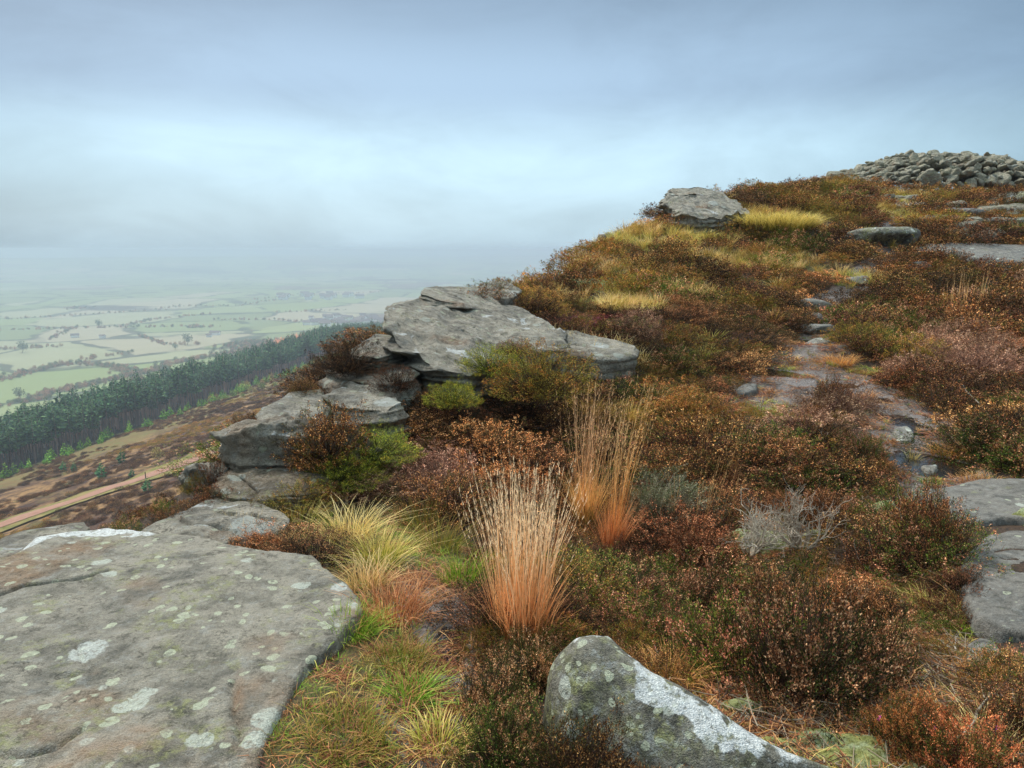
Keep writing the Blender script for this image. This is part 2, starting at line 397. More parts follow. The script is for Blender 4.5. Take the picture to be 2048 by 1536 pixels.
# moor ground: peat, litter, mud and turf, chosen by the painted zone attribute
def moor_mat():
    m, t, b = new_mat('moor_ground', .85, .3)
    P = t.node('ShaderNodeNewGeometry').outputs['Position']
    at_ = t.node('ShaderNodeAttribute', attribute_name='col'); s = t.node('ShaderNodeSeparateColor'); t.put(s.inputs[0], at_.outputs['Color'])
    n_a = t.noise(P, 5., 6, .65); n_b = t.noise(P, 38., 5, .7); n_c = t.noise(t.mapping(P, sc=(1, .35, 1)), 120., 3, .6); n_d = t.noise(P, 1.2, 4, .6)
    c = t.mix(t.mapr(n_b, .35, .65), (.018, .011, .007), (.085, .046, .022))
    turf = t.mix(t.mapr(n_a, .35, .65), (.10, .12, .02), (.16, .105, .035)); turf = t.mix(t.mapr(n_c, .35, .65, 0, .6), turf, (.05, .035, .016))
    c = t.mix(t.math('MULTIPLY', s.outputs[1], t.mapr(n_b, .3, .55)), c, turf)
    mud = t.mix(t.mapr(n_b, .35, .68), (.08, .063, .054), (.27, .23, .205)); mud = t.mix(t.mapr(n_c, .55, .7, 0, .7), mud, (.19, .10, .045))
    c = t.mix(s.outputs[0], c, mud)
    c = t.mix(t.math('MULTIPLY', s.outputs[2], t.mapr(n_a, .3, .6)), c, (.20, .22, .055))
    t.put(b.inputs['Base Color'], c)
    wet = t.math('MULTIPLY', s.outputs[0], t.mapr(n_a, .35, .6))
    t.put(b.inputs['Roughness'], t.mapr(wet, 0, 1, .8, .14))
    bump(t, b, t.math('ADD', t.math('MULTIPLY', n_b, .7), t.math('MULTIPLY', n_c, .3)), .03)
    return m
M_MOOR = moor_mat()
def valley_mat():
    m, t, b = new_mat('valley_ground', .95, .1)
    P = t.node('ShaderNodeNewGeometry').outputs['Position']
    at_ = t.node('ShaderNodeAttribute', attribute_name='col'); s = t.node('ShaderNodeSeparateColor'); t.put(s.inputs[0], at_.outputs['Color'])
    Pw = t.vmath('ADD', P, t.vmath('MULTIPLY', t.vmath('SUBTRACT', t.noise(P, .004, 3, col=True), (.5, .5, .5)), (150, 150, 0)))
    Pm = t.mapping(Pw, rot=(0, 0, .35), sc=(1, .75, 0))
    vo = t.voro(Pm, .0056, 'F1', .85); ve = t.voro(Pm, .0056, 'DISTANCE_TO_EDGE', .85)
    sc_ = t.node('ShaderNodeSeparateColor'); t.put(sc_.inputs[0], vo.outputs['Color'])
    fld = t.node('ShaderNodeValToRGB'); t.put(fld.inputs[0], sc_.outputs[0])
    cr = fld.color_ramp; cr.interpolation = 'CONSTANT'
    cols = [(0, (.21, .245, .10)), (.22, (.25, .28, .12)), (.40, (.31, .30, .17)), (.52, (.18, .21, .09)), (.68, (.35, .30, .19)), (.76, (.22, .26, .10)), (.90, (.16, .11, .085))]
    while len(cr.elements) < len(cols): cr.elements.new(.5)
    for e, (p_, c_) in zip(cr.elements, cols): e.position = p_; e.color = (*c_, 1)
    pn = t.noise(P, .02, 5, .6)
    fc = t.mix(t.mapr(pn, .3, .7, 0, .35), fld.outputs[0], (.20, .19, .09))
    hedge = t.mapr(ve.outputs['Distance'], .026, .044, 1, 0)
    hedge = t.math('MULTIPLY', hedge, t.mapr(t.noise(P, .012, 3, .6), .38, .5))
    fc = t.mix(t.math('MULTIPLY', hedge, .8), fc, (.045, .048, .03))
    wd = t.mapr(t.noise(t.mapping(P, loc=(777, 0, 0), sc=(.6, 1, 0)), .0016, 6, .62), .57, .60)
    fc = t.mix(t.math('MULTIPLY', wd, .9), fc, t.mix(pn, (.03, .034, .02), (.075, .05, .035)))
    # moor slope below the crag
    a = t.noise(t.mapping(P, rot=(0, 0, -.2), sc=(1, .6, 0)), .075, 7, .68, .6); bq = t.noise(P, .35, 6, .72); cq = t.noise(P, 1.3, 5, .7)
    mo = t.mix(t.mapr(a, .42, .56), (.085, .05, .034), (.32, .185, .075))
    mo = t.mix(t.mapr(bq, .46, .60), mo, (.035, .021, .017))
    mo = t.mix(t.mapr(t.noise(t.mapping(P, loc=(50, 9, 0)), .05, 6, .65), .56, .66), mo, (.115, .115, .03))
    mo = t.mix(t.mapr(cq, .35, .65, 0, .4), mo, (.13, .065, .04))
    c = t.mix(s.outputs[0], fc, mo)
    c = t.mix(s.outputs[1], c, (.022, .024, .014))
    c = t.mix(s.outputs[2], c, t.mix(t.mapr(bq, .4, .6), (.13, .14, .045), (.20, .12, .05)))
    t.put(b.inputs['Base Color'], c)
    bump(t, b, t.math('ADD', t.math('MULTIPLY', bq, 1.), t.math('MULTIPLY', cq, .5)), .5, .8)
    return m
M_VAL = valley_mat()

# ------------------------------------------------------------------ zones of the moor, outlined on the ground
def inpoly(px, py, poly):
    px = np.asarray(px); r = np.zeros(px.shape, bool); n = len(poly); j = n - 1
    for i in range(n):
        xi, yi = poly[i]; xj, yj = poly[j]
        r ^= ((yi > py) != (yj > py)) & (px < (xj - xi) * (py - yi) / (yj - yi + 1e-12) + xi); j = i
    return r
def gpoly(poly): return [tuple(at(a, b)[:2]) for a, b in poly]
PATH_NEAR = gpoly([(800, 1530), (750, 1420), (830, 1330), (830, 1260), (760, 1180), (820, 1140), (930, 1150), (965, 1290), (950, 1330), (930, 1420), (880, 1535)])
TURF = gpoly([(500, 1600), (545, 1400), (640, 1265), (715, 1200), (640, 1110), (520, 1085), (420, 1060), (450, 1035), (600, 1010), (860, 1030), (950, 1090), (965, 1290), (925, 1340), (880, 1400), (900, 1600)])
PATH_MID = gpoly([(1470, 745), (1500, 715), (1560, 688), (1600, 668), (1668, 662), (1695, 700), (1710, 740), (1815, 785), (1895, 835), (1985, 945), (2000, 985), (1890, 1000), (1790, 975), (1750, 905), (1730, 845), (1690, 790), (1620, 760), (1640, 800), (1600, 850), (1480, 830), (1460, 790)])
PATH_UP = gpoly([(1600, 668), (1600, 605), (1690, 560), (1730, 520), (1760, 505), (1700, 470), (1770, 440), (1790, 395), (1850, 400), (1820, 440), (1830, 475), (1790, 510), (1770, 560), (1670, 610), (1670, 665)])
RSLAB = gpoly([(1830, 985), (1990, 965), (2200, 965), (2200, 1330), (1960, 1360), (1900, 1330), (1920, 1240), (1940, 1120), (1870, 1050)])
LITTER = gpoly([(1380, 1400), (1500, 1385), (1700, 1400), (1800, 1330), (1780, 1210), (1870, 1200), (1960, 1290), (1980, 1360), (2060, 1420), (2200, 1600), (1500, 1600)])
GPATCH = [  # px, py, radius along the picture, radius away, grass kind   (straw / olive / green)
    (1500, 528, 1.6, .6, 'straw'), (1545, 445, 1.3, .9, 'straw'), (1275, 480, 1.3, .9, 'olive'), (1200, 612, .9, .7, 'straw'), (1190, 712, .55, .35, 'pale'),
    (1375, 590, .7, .4, 'straw'), (1280, 620, .5, .5, 'straw'), (1060, 700, .0, .0, 'olive'), (1235, 540, 1.1, .5, 'straw'), (1700, 560, .5, .5, 'olive'),
    (1810, 400, .5, 1.2, 'green'), (1780, 430, .6, .8, 'olive'), (1540, 820, .4, .25, 'turf'), (1640, 850, .3, .2, 'turf'), (1190, 572, .8, .3, 'green'),
    (1720, 740, .3, .18, 'turf'), (1850, 1190, .22, .25, 'turf'), (1900, 1250, .12, .15, 'turf'), (2020, 590, .9, .6, 'green'), (1400, 470, .8, .5, 'olive'),
    (1700, 380, 2.5, .8, 'olive'), (1600, 365, 2.5, .8, 'olive')]
GP = []
for a, b, rx, ry, kd in GPATCH:
    if rx: q = at(a, b); GP.append((q[0], q[1], rx, ry, kd))
def zone_paint(x, y):
    """mud, turf and moss amounts at points of the moor"""
    jx = x + .06 * n2(x, y, 4., 3, 41) + .02 * n2(x, y, 20, 2, 43); jy = y + .12 * n2(x, y, 4., 3, 42)
    k = np.zeros((len(x), 3))
    mud = inpoly(jx, jy, PATH_NEAR) | inpoly(jx, jy, PATH_MID) | inpoly(jx, jy, PATH_UP)
    trf = inpoly(jx, jy, TURF)
    for cx, cy, rx, ry, kd in GP: trf |= (((jx - cx) / rx) ** 2 + ((jy - cy) / ry) ** 2) < 1
    k[:, 0] = mud; k[:, 1] = trf * .95; k[:, 2] = inpoly(jx, jy, LITTER) * (n2(x, y, 3., 3, 45) > .0) * .8
    return k

# ------------------------------------------------------------------ ground sheets (rings about the viewpoint, finer close by)
an_f = np.linspace(-52, 52, 620); an_b = np.linspace(52, 308, 110)[1:-1]
AN = RAD(1) * np.concatenate([an_f, an_b])
def ring_sheet(rs):
    X = rs[:, None] * np.sin(AN)[None]; Y = rs[:, None] * np.cos(AN)[None]
    return X.ravel(), Y.ravel()
rs = np.concatenate([[.02], np.geomspace(.6, 60, 400)])
X, Y = ring_sheet(rs)
Z = G(X, Y)
kind(link('moor_ground', make_mesh('moor_ground', np.stack([X, Y, Z], 1), [grid_faces(len(rs), len(AN), True)], zone_paint(X, Y), M_MOOR, True)), 'structure')
rs2 = np.geomspace(60, 23000, 330)
AN = RAD(1) * np.concatenate([np.linspace(-52, 52, 620), an_b])
X, Y = ring_sheet(rs2); Z = G(X, Y)
dd, _ = edge_d(X, Y); U = axis_u(X, Y); Wc = axis_w(X, Y)
k = np.zeros((len(X), 3)); jn = n2(X, Y, 1 / 40., 3, 51)
k[:, 0] = 1 - sstep(172, 180, U + 6 * jn)
fo = (U > 174) & (U < 290 + 14 * jn); k[:, 1] = fo * 1.
k[:, 2] = (sstep(135, 150, U + 14 * jn) * (1 - sstep(172, 180, U))) * .8
kind(link('valley_floor', make_mesh('valley_floor', np.stack([X, Y, Z], 1), [grid_faces(len(rs2), len(AN), True)], k, M_VAL, True)), 'structure')

# haze over the valley
hm = bpy.data.materials.new('haze'); hm.use_nodes = True; t = NT(hm.node_tree); t.n.remove(t.n['Principled BSDF'])
pv = t.node('ShaderNodeVolumePrincipled'); pv.inputs['Color'].default_value = (.54, .63, .725, 1); pv.inputs['Density'].default_value = .00047
pv.inputs['Anisotropy'].default_value = .1
t.l.new(pv.outputs[0], t.n['Material Output'].inputs['Volume'])
try: hm.cycles.homogeneous_volume = True
except Exception: pass
S_ = 24500.; zb, zt = -175., 9.
hv = np.array([[a, b, c] for a in (-S_, S_) for b in (-S_, S_) for c in (zb, zt)])
hf = [[0, 1, 3, 2], [4, 6, 7, 5], [0, 4, 5, 1], [2, 3, 7, 6], [0, 2, 6, 4], [1, 5, 7, 3]]
hz = link('haze', make_mesh('haze', hv, [hf], None, hm)); kind(hz, 'stuff')
# ================================================================== rocks
def sdist(x, y, poly):
    """signed distance to a polygon in plan, negative inside"""
    P = np.asarray(poly, float); n = len(P); best = np.full(x.shape, 1e9)
    for i in range(n):
        a = P[i]; ab = P[(i + 1) % n] - a; L = ab @ ab + 1e-12
        t = np.clip(((x - a[0]) * ab[0] + (y - a[1]) * ab[1]) / L, 0, 1)
        best = np.minimum(best, np.hypot(x - a[0] - t * ab[0], y - a[1] - t * ab[1]))
    return np.where(inpoly(x, y, P), -best, best)
def plane_fit(Q):
    Q = np.asarray(Q, float); A = np.c_[Q[:, 0], Q[:, 1], np.ones(len(Q))]
    return np.linalg.lstsq(A, Q[:, 2], rcond=None)[0]
def hf_rock(name, rim, cell, topf, edge_r=.06, depth=.5, mat=None, jitter=.02, noise_a=.02, noise_s=3., cracks=(), col=None, origin=None, seedn=0):
    """a slab seen from above: fine grid whose rim rolls over and drops to the ground"""
    P = np.asarray(rim, float)[:, :2]; x0, y0 = P.min(0) - .15; x1, y1 = P.max(0) + .15
    xs = np.arange(x0, x1, cell); ys = np.arange(y0, y1, cell); X, Y = np.meshgrid(xs, ys); X = X.ravel(); Y = Y.ravel()
    jx = X + jitter * n2(X, Y, 3., 4, 61 + seedn) * 3; jy = Y + jitter * n2(X, Y, 3., 4, 62 + seedn) * 3
    sd_ = sdist(jx, jy, P)
    Z = topf(X, Y) + noise_a * n2(X, Y, noise_s, 5, 63 + seedn, .55) + .0035 * n2(X, Y, 28, 3, 64)
    t = np.clip(sd_ / edge_r + 1, 0, None)
    Z = Z - edge_r * np.where(t < 1, 1 - np.sqrt(np.clip(1 - t * t, 0, 1)), 1) - np.maximum(sd_, 0) * 9
    for line, wdt, dep in cracks:
        L = np.asarray(line, float); best = np.full(X.shape, 1e9)
        wx = X + .012 * n2(X, Y, 14, 3, 66); wy = Y + .012 * n2(X, Y, 14, 3, 67)
        for i in range(len(L) - 1):
            a = L[i]; ab = L[i + 1] - a; tt = np.clip(((wx - a[0]) * ab[0] + (wy - a[1]) * ab[1]) / (ab @ ab + 1e-12), 0, 1)
            dq = np.hypot(wx - a[0] - tt * ab[0], wy - a[1] - tt * ab[1]); best = np.minimum(best, dq)
        Z = Z - dep * np.exp(-(best / wdt) ** 2) * (.75 + .4 * n2(X, Y, 6, 2, 68))
    keep = sd_ < depth / 9 + .03
    nr, nc = len(ys), len(xs); Fq = grid_faces(nr, nc); Fq = Fq[keep[Fq].all(1)]
    used = np.zeros(len(X), bool); used[Fq] = True; idx = np.cumsum(used) - 1
    if origin is None: origin = (*P.mean(0), float(np.mean(topf(P[:, 0], P[:, 1]))))
    o = np.array(origin); V = np.stack([X, Y, Z], 1)[used] - o
    C = np.zeros((len(V), 3)) if col is None else col(X[used], Y[used], Z[used], sd_[used])
    me = make_mesh(name, V, [idx[Fq][:, ::1]], C, mat, True)
    return link(name, me, loc=o)
def ico(sub):
    import bmesh
    bm = bmesh.new(); bmesh.ops.create_icosphere(bm, subdivisions=sub, radius=1)
    V = np.array([v.co[:] for v in bm.verts]); Fc = np.array([[v.index for v in f.verts] for f in bm.faces]); bm.free(); return V, Fc
ICO = {k: ico(k) for k in (2, 3, 4, 5, 6)}
def rock_shape(rng, sub=4, planes=14, sharp=9., n_a=.06, n_s=2., strata=0., flat=.75, tilt=(0, 0)):
    V, Fc = ICO[sub]; D = V.copy()
    N = norm(rng.normal(size=(planes, 3))); N = np.vstack([N, [[0, 0, 1], [0, 0, -1]]])
    H = np.append(rng.uniform(.62, 1.0, planes), [flat, .8])
    dt = np.maximum(D @ N.T, 1e-3); r = H / dt
    r = np.minimum((np.sum(r ** -sharp, 1)) ** (-1 / sharp), 1.15)
    s = float(rng.uniform(0, 99)); r = r * (1 + n_a * fbm(D * n_s + s, 4, 3) * 2)
    Q = D * r[:, None]
    if strata:
        h = Q[:, 2] + .10 * vnoise(Q * 1.6 + s) + .15 * Q[:, 0] * .5
        b = fbm(np.stack([h * 9, h * 0 + s, Q[:, 0] * .6], -1), 3, 4)
        side = 1 - np.abs(norm(Q)[:, 2]) ** 2
        Q[:, :2] *= (1 + strata * b * side)[:, None]
        rdg = 1 - np.abs(vnoise(Q * 2.3 + s, 21)) * 2; rd2 = 1 - np.abs(vnoise(Q * 5.5 + s, 22)) * 2
        Q *= (1 + .10 * rdg + .045 * rd2)[:, None]
    return Q, Fc
def boulder(name, rng, loc, size, rotz=0., tilt=(0, 0), sub=4, mat=None, white=0., stain=0., **kw):
    Q, Fc = rock_shape(rng, sub, **kw); V = Q * np.asarray(size)[None] * .5 / .8
    g = n2(V[:, 0] + 3, V[:, 1] + V[:, 2], 3., 3, 70)
    C = np.zeros((len(V), 3)); C[:, 0] = white; C[:, 1] = stain * np.clip(.5 + g * 1.5, 0, 1)
    o = link(name, make_mesh(name, V, [Fc], C, mat, True), loc=loc, rot=(tilt[0], tilt[1], rotz)); return o
def stone_box(name, x0, x1, y0, y1, label, cat='rock', D=None, dz=0., dep=.75, mat=None, rng=None, group=None, over=1.15, **kw):
    """a stone that fills a box of the photograph, standing on the ground at its foot"""
    q = at((x0 + x1) / 2, y1 - .12 * (y1 - y0)) if D is None else pt((x0 + x1) / 2, y1 - .12 * (y1 - y0), D)
    wd = (x1 - x0) / 2 * q[1] / F * over; hg = (y1 - y0) / 2 * q[1] / F * over * 1.15
    o = boulder(name, rng, (q[0], q[1] + wd * dep * .35, q[2] + hg * .32 + dz), (wd, wd * dep, hg), mat=mat, **kw)
    return tag(o, label, cat, group)
def gp(px, py, zc):
    """plan point where a pixel's ray meets the level zc"""
    r = ray(px, py); k = (zc - EYE) / r[2]; return np.array([r[0] * k, r[1] * k])

# --- the big foreground slab
zs = .10
rim = [gp(a, b, zs) for a, b in [(-330, 1230), (-140, 1140), (0, 1108), (60, 1066), (130, 1050), (215, 1038), (300, 1048), (400, 1062), (500, 1088), (560, 1102), (622, 1108), (650, 1130),
       (690, 1170), (716, 1206), (708, 1240), (672, 1268), (640, 1300), (605, 1330), (580, 1375), (560, 1420), (535, 1470), (515, 1540), (495, 1640), (440, 1900), (-500, 1900), (-700, 1500)]]
def slab_top(x, y):
    return zs + .0 * x + .035 * sstep(-1.2, -2.6, x) * 0 + .03 * n2(x, y, .9, 3, 71) - .05 * sstep(3.3, 4.1, y) - .035 * sstep(-.9, -.3, x) * sstep(2.6, 1.6, y)
gc = lambda L: [gp(a, b, zs) for a, b in L]
CR = [(gc([(-60, 1215), (0, 1187), (40, 1172), (100, 1163), (150, 1158), (185, 1148), (215, 1138)]), .012, .045), (gc([(-60, 1333), (0, 1330), (60, 1326)]), .006, .02),
      (gc([(150, 1288), (158, 1305), (178, 1336)]), .008, .02), (gc([(178, 1336), (150, 1346), (110, 1352)]), .010, .018), (gc([(-20, 1503), (20, 1518), (70, 1512), (110, 1500), (160, 1466)]), .010, .04),
      (gc([(466, 1368), (470, 1400), (467, 1430), (482, 1456), (476, 1490)]), .009, .035), (gc([(365, 1456), (395, 1462), (410, 1486)]), .007, .025), (gc([(355, 1388), (390, 1398)]), .004, .012),
      (gc([(455, 1362), (500, 1320), (520, 1310)]), .004, .008), (gc([(100, 1385), (150, 1372), (230, 1352)]), .03, .012)]
def slab_col(x, y, zz, sd_):
    px, py = proj(x, y, zz); C = np.zeros((len(x), 3))
    def sp_(cx, cy, rx, ry, rot=0.):
        c, s = math.cos(rot), math.sin(rot); a = ((px - cx) * c + (py - cy) * s) / rx; b = (-(px - cx) * s + (py - cy) * c) / ry
        return np.clip(1.4 - np.sqrt(a * a + b * b), 0, 1)
    wv = np.zeros(len(x))
    for q in [(215, 1062, 120, 16, -.02), (60, 1082, 90, 14, -.35), (350, 1058, 22, 6), (230, 1045, 80, 9)]: wv = np.maximum(wv, sp_(*q))
    C[:, 0] = wv * 1.8
    st = np.zeros(len(x))
    for q in [(540, 1390, 50, 40), (480, 1410, 14, 60), (560, 1290, 60, 22), (250, 1500, 130, 34), (300, 1460, 60, 12), (690, 1225, 40, 12), (285, 1185, 40, 30), (90, 1530, 60, 20), (430, 1530, 60, 14)]: st = np.maximum(st, sp_(*q))
    C[:, 1] = st * np.clip(.45 + 1.4 * n2(x, y, 5., 4, 72), 0, 1)
    return C
o = hf_rock('gritstone_slab', rim, .0105, slab_top, .03, .6, M_SLAB, .018, .028, 2.2, CR, slab_col)
tag(o, 'huge flat grey gritstone slab with round lichens filling the left foreground', 'rock slab')
SLABP = np.array(rim)

# --- the white crusted boulder at the bottom
BA, BB = gp(1180, 1330, .22), gp(1640, 1545, .05)
def bould_top(x, y):
    ax = BB - BA; L = ax @ ax; s = ((x - BA[0]) * ax[0] + (y - BA[1]) * ax[1]) / L
    side = ((y - BA[1]) * ax[0] - (x - BA[0]) * ax[1]) / math.sqrt(L)
    return .36 - .15 * np.maximum(s, 0) - .07 * np.maximum(s, 0) ** 2 - 1.2 * np.maximum(0, -side) ** 1.6 - .35 * np.maximum(0, side) ** 1.5 - .25 * np.maximum(0, -s - .03) + .03 * n2(x, y, 3, 3, 81)
rimb = [gp(a, b, c) for a, b, c in [(1135, 1290, .25), (1165, 1266, .3), (1225, 1262, .3), (1262, 1300, .27), (1310, 1338, .24), (1425, 1392, .20), (1510, 1450, .15), (1590, 1500, .10), (1690, 1536, .06),
        (1700, 1640, -.05), (1500, 1720, -.05), (1250, 1640, -.05), (1120, 1560, -.02), (1096, 1450, .05), (1098, 1370, .14)]]
def bould_col(x, y, zz, sd_):
    px, py = proj(x, y, zz); C = np.zeros((len(x), 3)); L = [(1170, 1275), (1225, 1310), (1265, 1360), (1340, 1395), (1420, 1440), (1490, 1480)]
    best = np.full(len(x), 1e9)
    for i in range(len(L) - 1):
        a = np.array(L[i], float); ab = np.array(L[i + 1]) - a; t_ = np.clip(((px - a[0]) * ab[0] + (py - a[1]) * ab[1]) / (ab @ ab), 0, 1)
        best = np.minimum(best, np.hypot(px - a[0] - t_ * ab[0], py - a[1] - t_ * ab[1]))
    C[:, 0] = np.clip(1.25 - best / 42, 0, 1) * 1.1 * np.clip(.55 + 2.2 * n2(x, y, 9., 4, 77), 0, 1.3); C[:, 0] = np.where(px > 1330, C[:, 0] * .8, C[:, 0]); return C
o = hf_rock('boulder', rimb, .008, bould_top, .16, .55, M_BOULD, .008, .02, 2.5, (), bould_col, seedn=5)
tag(o, 'rounded boulder crusted with white and green lichen in heather at the bottom of the picture', 'boulder')
BOULP = np.array(rimb)

# --- flat outcrops beside the path on the right
def flat_outcrop(pix, label, dz=.05, cell=.02, edge=.03, mat=M_PALE, nm='rock_slab', na=.02, cracks=()):
    Q = np.array([at(a, b) for a, b in pix]); pl = plane_fit(Q)
    o = hf_rock(nm, Q, cell, lambda x, y: pl[0] * x + pl[1] * y + pl[2] + dz, edge, .25, mat, .02, na, 2., [([at(a, b)[:2] for a, b in L], w_, d_) for L, w_, d_ in cracks], seedn=int(pix[0][0]) % 7)
    tag(o, label, 'rock slab'); FLATS.append(Q[:, :2]); return o
FLATS = []
flat_outcrop([(1800, 992), (1880, 985), (1960, 970), (2070, 968), (2230, 975), (2240, 1050), (2100, 1052), (2010, 1048), (1940, 1062), (1880, 1062), (1830, 1030)], 'flat grey slab across the path edge, upper of the two big ones at the right edge', .05, .014)
flat_outcrop([(1925, 1120), (1960, 1075), (2030, 1068), (2150, 1075), (2350, 1100), (2350, 1300), (2100, 1290), (2000, 1285), (1948, 1262), (1920, 1200)], 'smooth grey bedrock slab at the right edge, lower of the two big ones', .05, .012, cracks=[([(1990, 1105), (2020, 1098), (2048, 1100)], .012, .02), ([(1985, 1110), (2010, 1120), (2030, 1118)], .008, .015)])
flat_outcrop([(1915, 1300), (1950, 1282), (1985, 1292), (1998, 1315), (1975, 1338), (1930, 1335)], 'small flat stone bared between dead twigs near the right edge', .03, .01)
flat_outcrop([(1822, 505), (1850, 495), (1930, 493), (2060, 500), (2200, 505), (2200, 540), (2048, 536), (1985, 534), (1925, 522), (1850, 515)], 'long pale wet slab lying below the cairn at the right edge', .10, .05, .05)
flat_outcrop([(1612, 680), (1640, 672), (1668, 676), (1664, 690), (1630, 694), (1606, 690)], 'wet flat stone where the path narrows', .02, .03, mat=M_WET)
flat_outcrop([(1470, 785), (1490, 776), (1518, 775), (1521, 785), (1500, 794), (1478, 796)], 'thin grey stone lying on grass left of the muddy path', .05, .012)
flat_outcrop([(1780, 860), (1810, 858), (1832, 868), (1822, 880), (1795, 880)], 'small wet stone below the first puddle on the path', .025, .012, mat=M_WET)
flat_outcrop([(1838, 935), (1868, 926), (1885, 938), (1872, 950), (1845, 948)], 'wet round stone standing in the lower puddle', .035, .01, mat=M_WET)
flat_outcrop([(650, 1240), (670, 1236), (690, 1250), (668, 1262)], 'small earth covered corner stone at the slab edge', -.02, .012) if False else None

# --- crags along the brink
rg = np.random.default_rng(5); FOOT = []
def ledge(name, rim3, thick, label, mat=M_CRAG, und=.25, strata=.05, bumpy=.05, nang=420, nring=90, nside=70, white=0., stain=0., cat='rock', sharp=.06, parent=None):
    """block with an outlined sloping top, layered sides and an undercut foot.  rim3 = [(px, py, distance)]"""
    Q = np.array([pt(*q) for q in rim3]); c = Q.mean(0); rel = Q - c
    ang = np.arctan2(rel[:, 1], rel[:, 0]); od = np.argsort(ang); rel = rel[od]; ang = ang[od]
    A = np.linspace(-np.pi, np.pi, nang, endpoint=False)
    # boundary by walking the closed outline
    n = len(rel); cl_ = np.vstack([rel, rel[:1]]); seg = np.linalg.norm(np.diff(cl_, axis=0), axis=1); s = np.concatenate([[0], np.cumsum(seg)]); u = np.linspace(0, s[-1], nang, endpoint=False)
    B = np.stack([np.interp(u, s, cl_[:, i]) for i in range(3)], 1)
    for _ in range(3): B = (np.roll(B, 1, 0) + 2 * B + np.roll(B, -1, 0)) / 4
    pl = plane_fit(rel); zpl = B[:, 0] * pl[0] + B[:, 1] * pl[1]
    t_ = np.sin(np.linspace(0, 1, nring) * np.pi / 2) ** .8; t_[0] = 0
    V = B[None] * t_[:, None, None]; V[:, :, 2] = zpl[None] * t_[:, None] + (B[:, 2] - zpl)[None] * t_[:, None] ** 3
    T = V.reshape(-1, 3)
    sv = np.linspace(0, 1, nside)[1:]; nrm = norm(B * [1, 1, 0])
    S = B[None] + nrm[None] * (sharp * np.sin(np.clip(sv * 4, 0, 1) * np.pi / 2) - und * sv ** 1.3)[:, None, None] - np.array([0, 0, 1.])[None, None] * (thick * sv)[:, None, None]
    S = S.reshape(-1, 3); se = float(rg.uniform(0, 50))
    P = np.vstack([T, S]); wgt = np.concatenate([np.zeros(len(T)), np.ones(len(S))])
    nn = norm(P * [1, 1, 0])
    h = P[:, 2] - .22 * (P[:, 0] * pl[0] + P[:, 1] * pl[1]) + .05 * fbm(P * 1.5 + se, 3, 2)
    lay = fbm(np.stack([h * 13 / max(thick, .4) * .6, P[:, 0] * .5 + se, P[:, 1] * .5], -1), 4, 5)
    P = P + nn * (wgt * strata * lay * 2.0)[:, None]
    big = fbm(P * 1.7 + se, 5, 6, .55)
    P[:, 2] += big * bumpy; P[:, :2] += (np.stack([fbm(P * 2.2 + se + 5, 4, 7), fbm(P * 2.2 + se + 9, 4, 8)], 1)) * bumpy * .8
    rd_ = 1 - np.abs(vnoise(P * 2.6 + se + 3, 13)) * 2; rd2 = 1 - np.abs(vnoise(P * 6.1 + se, 14)) * 2
    P[:, 2] += (rd_ * .45 + rd2 * .22) * bumpy * (1 - .5 * wgt); P += nn * (wgt * (rd_ * .5 + rd2 * .3) * bumpy)[:, None]
    # thin bedding cracks across the top
    hb = P[:, 1] * .8 + P[:, 0] * .5 + .25 * fbm(P * 1.2 + se, 3, 9)
    crk = np.exp(-(np.abs(vnoise(np.stack([hb * 3.2, P[:, 0] * .35, hb * 0 + se], -1), 11)) / .045) ** 2) * (vnoise(P * 1.3 + se, 12) > -.1)
    P[:, 2] -= crk * .035 * (1 - wgt)
    Fq = grid_faces(nring + nside - 1, nang, True)
    C = np.zeros((len(P), 3)); C[:, 0] = white; C[:, 1] = stain * wgt * np.clip(.5 + 1.5 * n2(P[:, 0], P[:, 2], 2, 3, 73), 0, 1)
    o = link(name, make_mesh(name, P, [Fq], C, mat, True), parent=parent, loc=c); FOOT.append((B + c)[::6, :2])
    if label: tag(o, label, cat)
    return o
# main overhanging block, its cap, tongue and companions
ledge('overhanging_rock', [(766, 622, 7.7), (772, 655, 7.2), (795, 690, 6.9), (838, 722, 6.7), (885, 748, 6.55), (940, 762, 6.5), (990, 735, 6.9), (1060, 705, 7.4), (1130, 700, 7.8), (1120, 668, 8.3), (1060, 628, 9.2), (985, 605, 9.6), (900, 590, 9.3), (850, 596, 8.8), (800, 606, 8.2)],
      .62, 'great overhanging gritstone block jutting left over the valley', und=.45, strata=.10, bumpy=.07, white=.06)
ledge('rock_slab', [(840, 590, 8.7), (852, 577, 9.2), (900, 572, 9.5), (950, 577, 9.6), (985, 596, 9.5), (1012, 622, 9.1), (985, 626, 8.8), (930, 612, 8.6), (870, 600, 8.5)], .16,
      'thin layered cap stone lying on top of the overhanging block', und=.12, strata=.06, bumpy=.035, nang=300, nring=40, nside=40)
ledge('rock_slab', [(955, 575, 9.9), (985, 562, 10.3), (1020, 562, 10.4), (1030, 575, 10.1), (1020, 600, 9.6), (975, 600, 9.5)], .45, 'rounded grey block behind the cap stone against the heather', und=.0, strata=.03, bumpy=.05, nang=220, nring=30, nside=30)
ledge('rock_slab', [(1040, 640, 9.0), (1110, 655, 8.8), (1190, 672, 8.4), (1270, 690, 8.1), (1265, 706, 7.8), (1200, 712, 7.6), (1120, 700, 7.7), (1060, 690, 7.8)], .25, 'low flat grey tongue of rock running right from the overhanging block', und=.05, strata=.02, bumpy=.025, nring=60, nside=20)
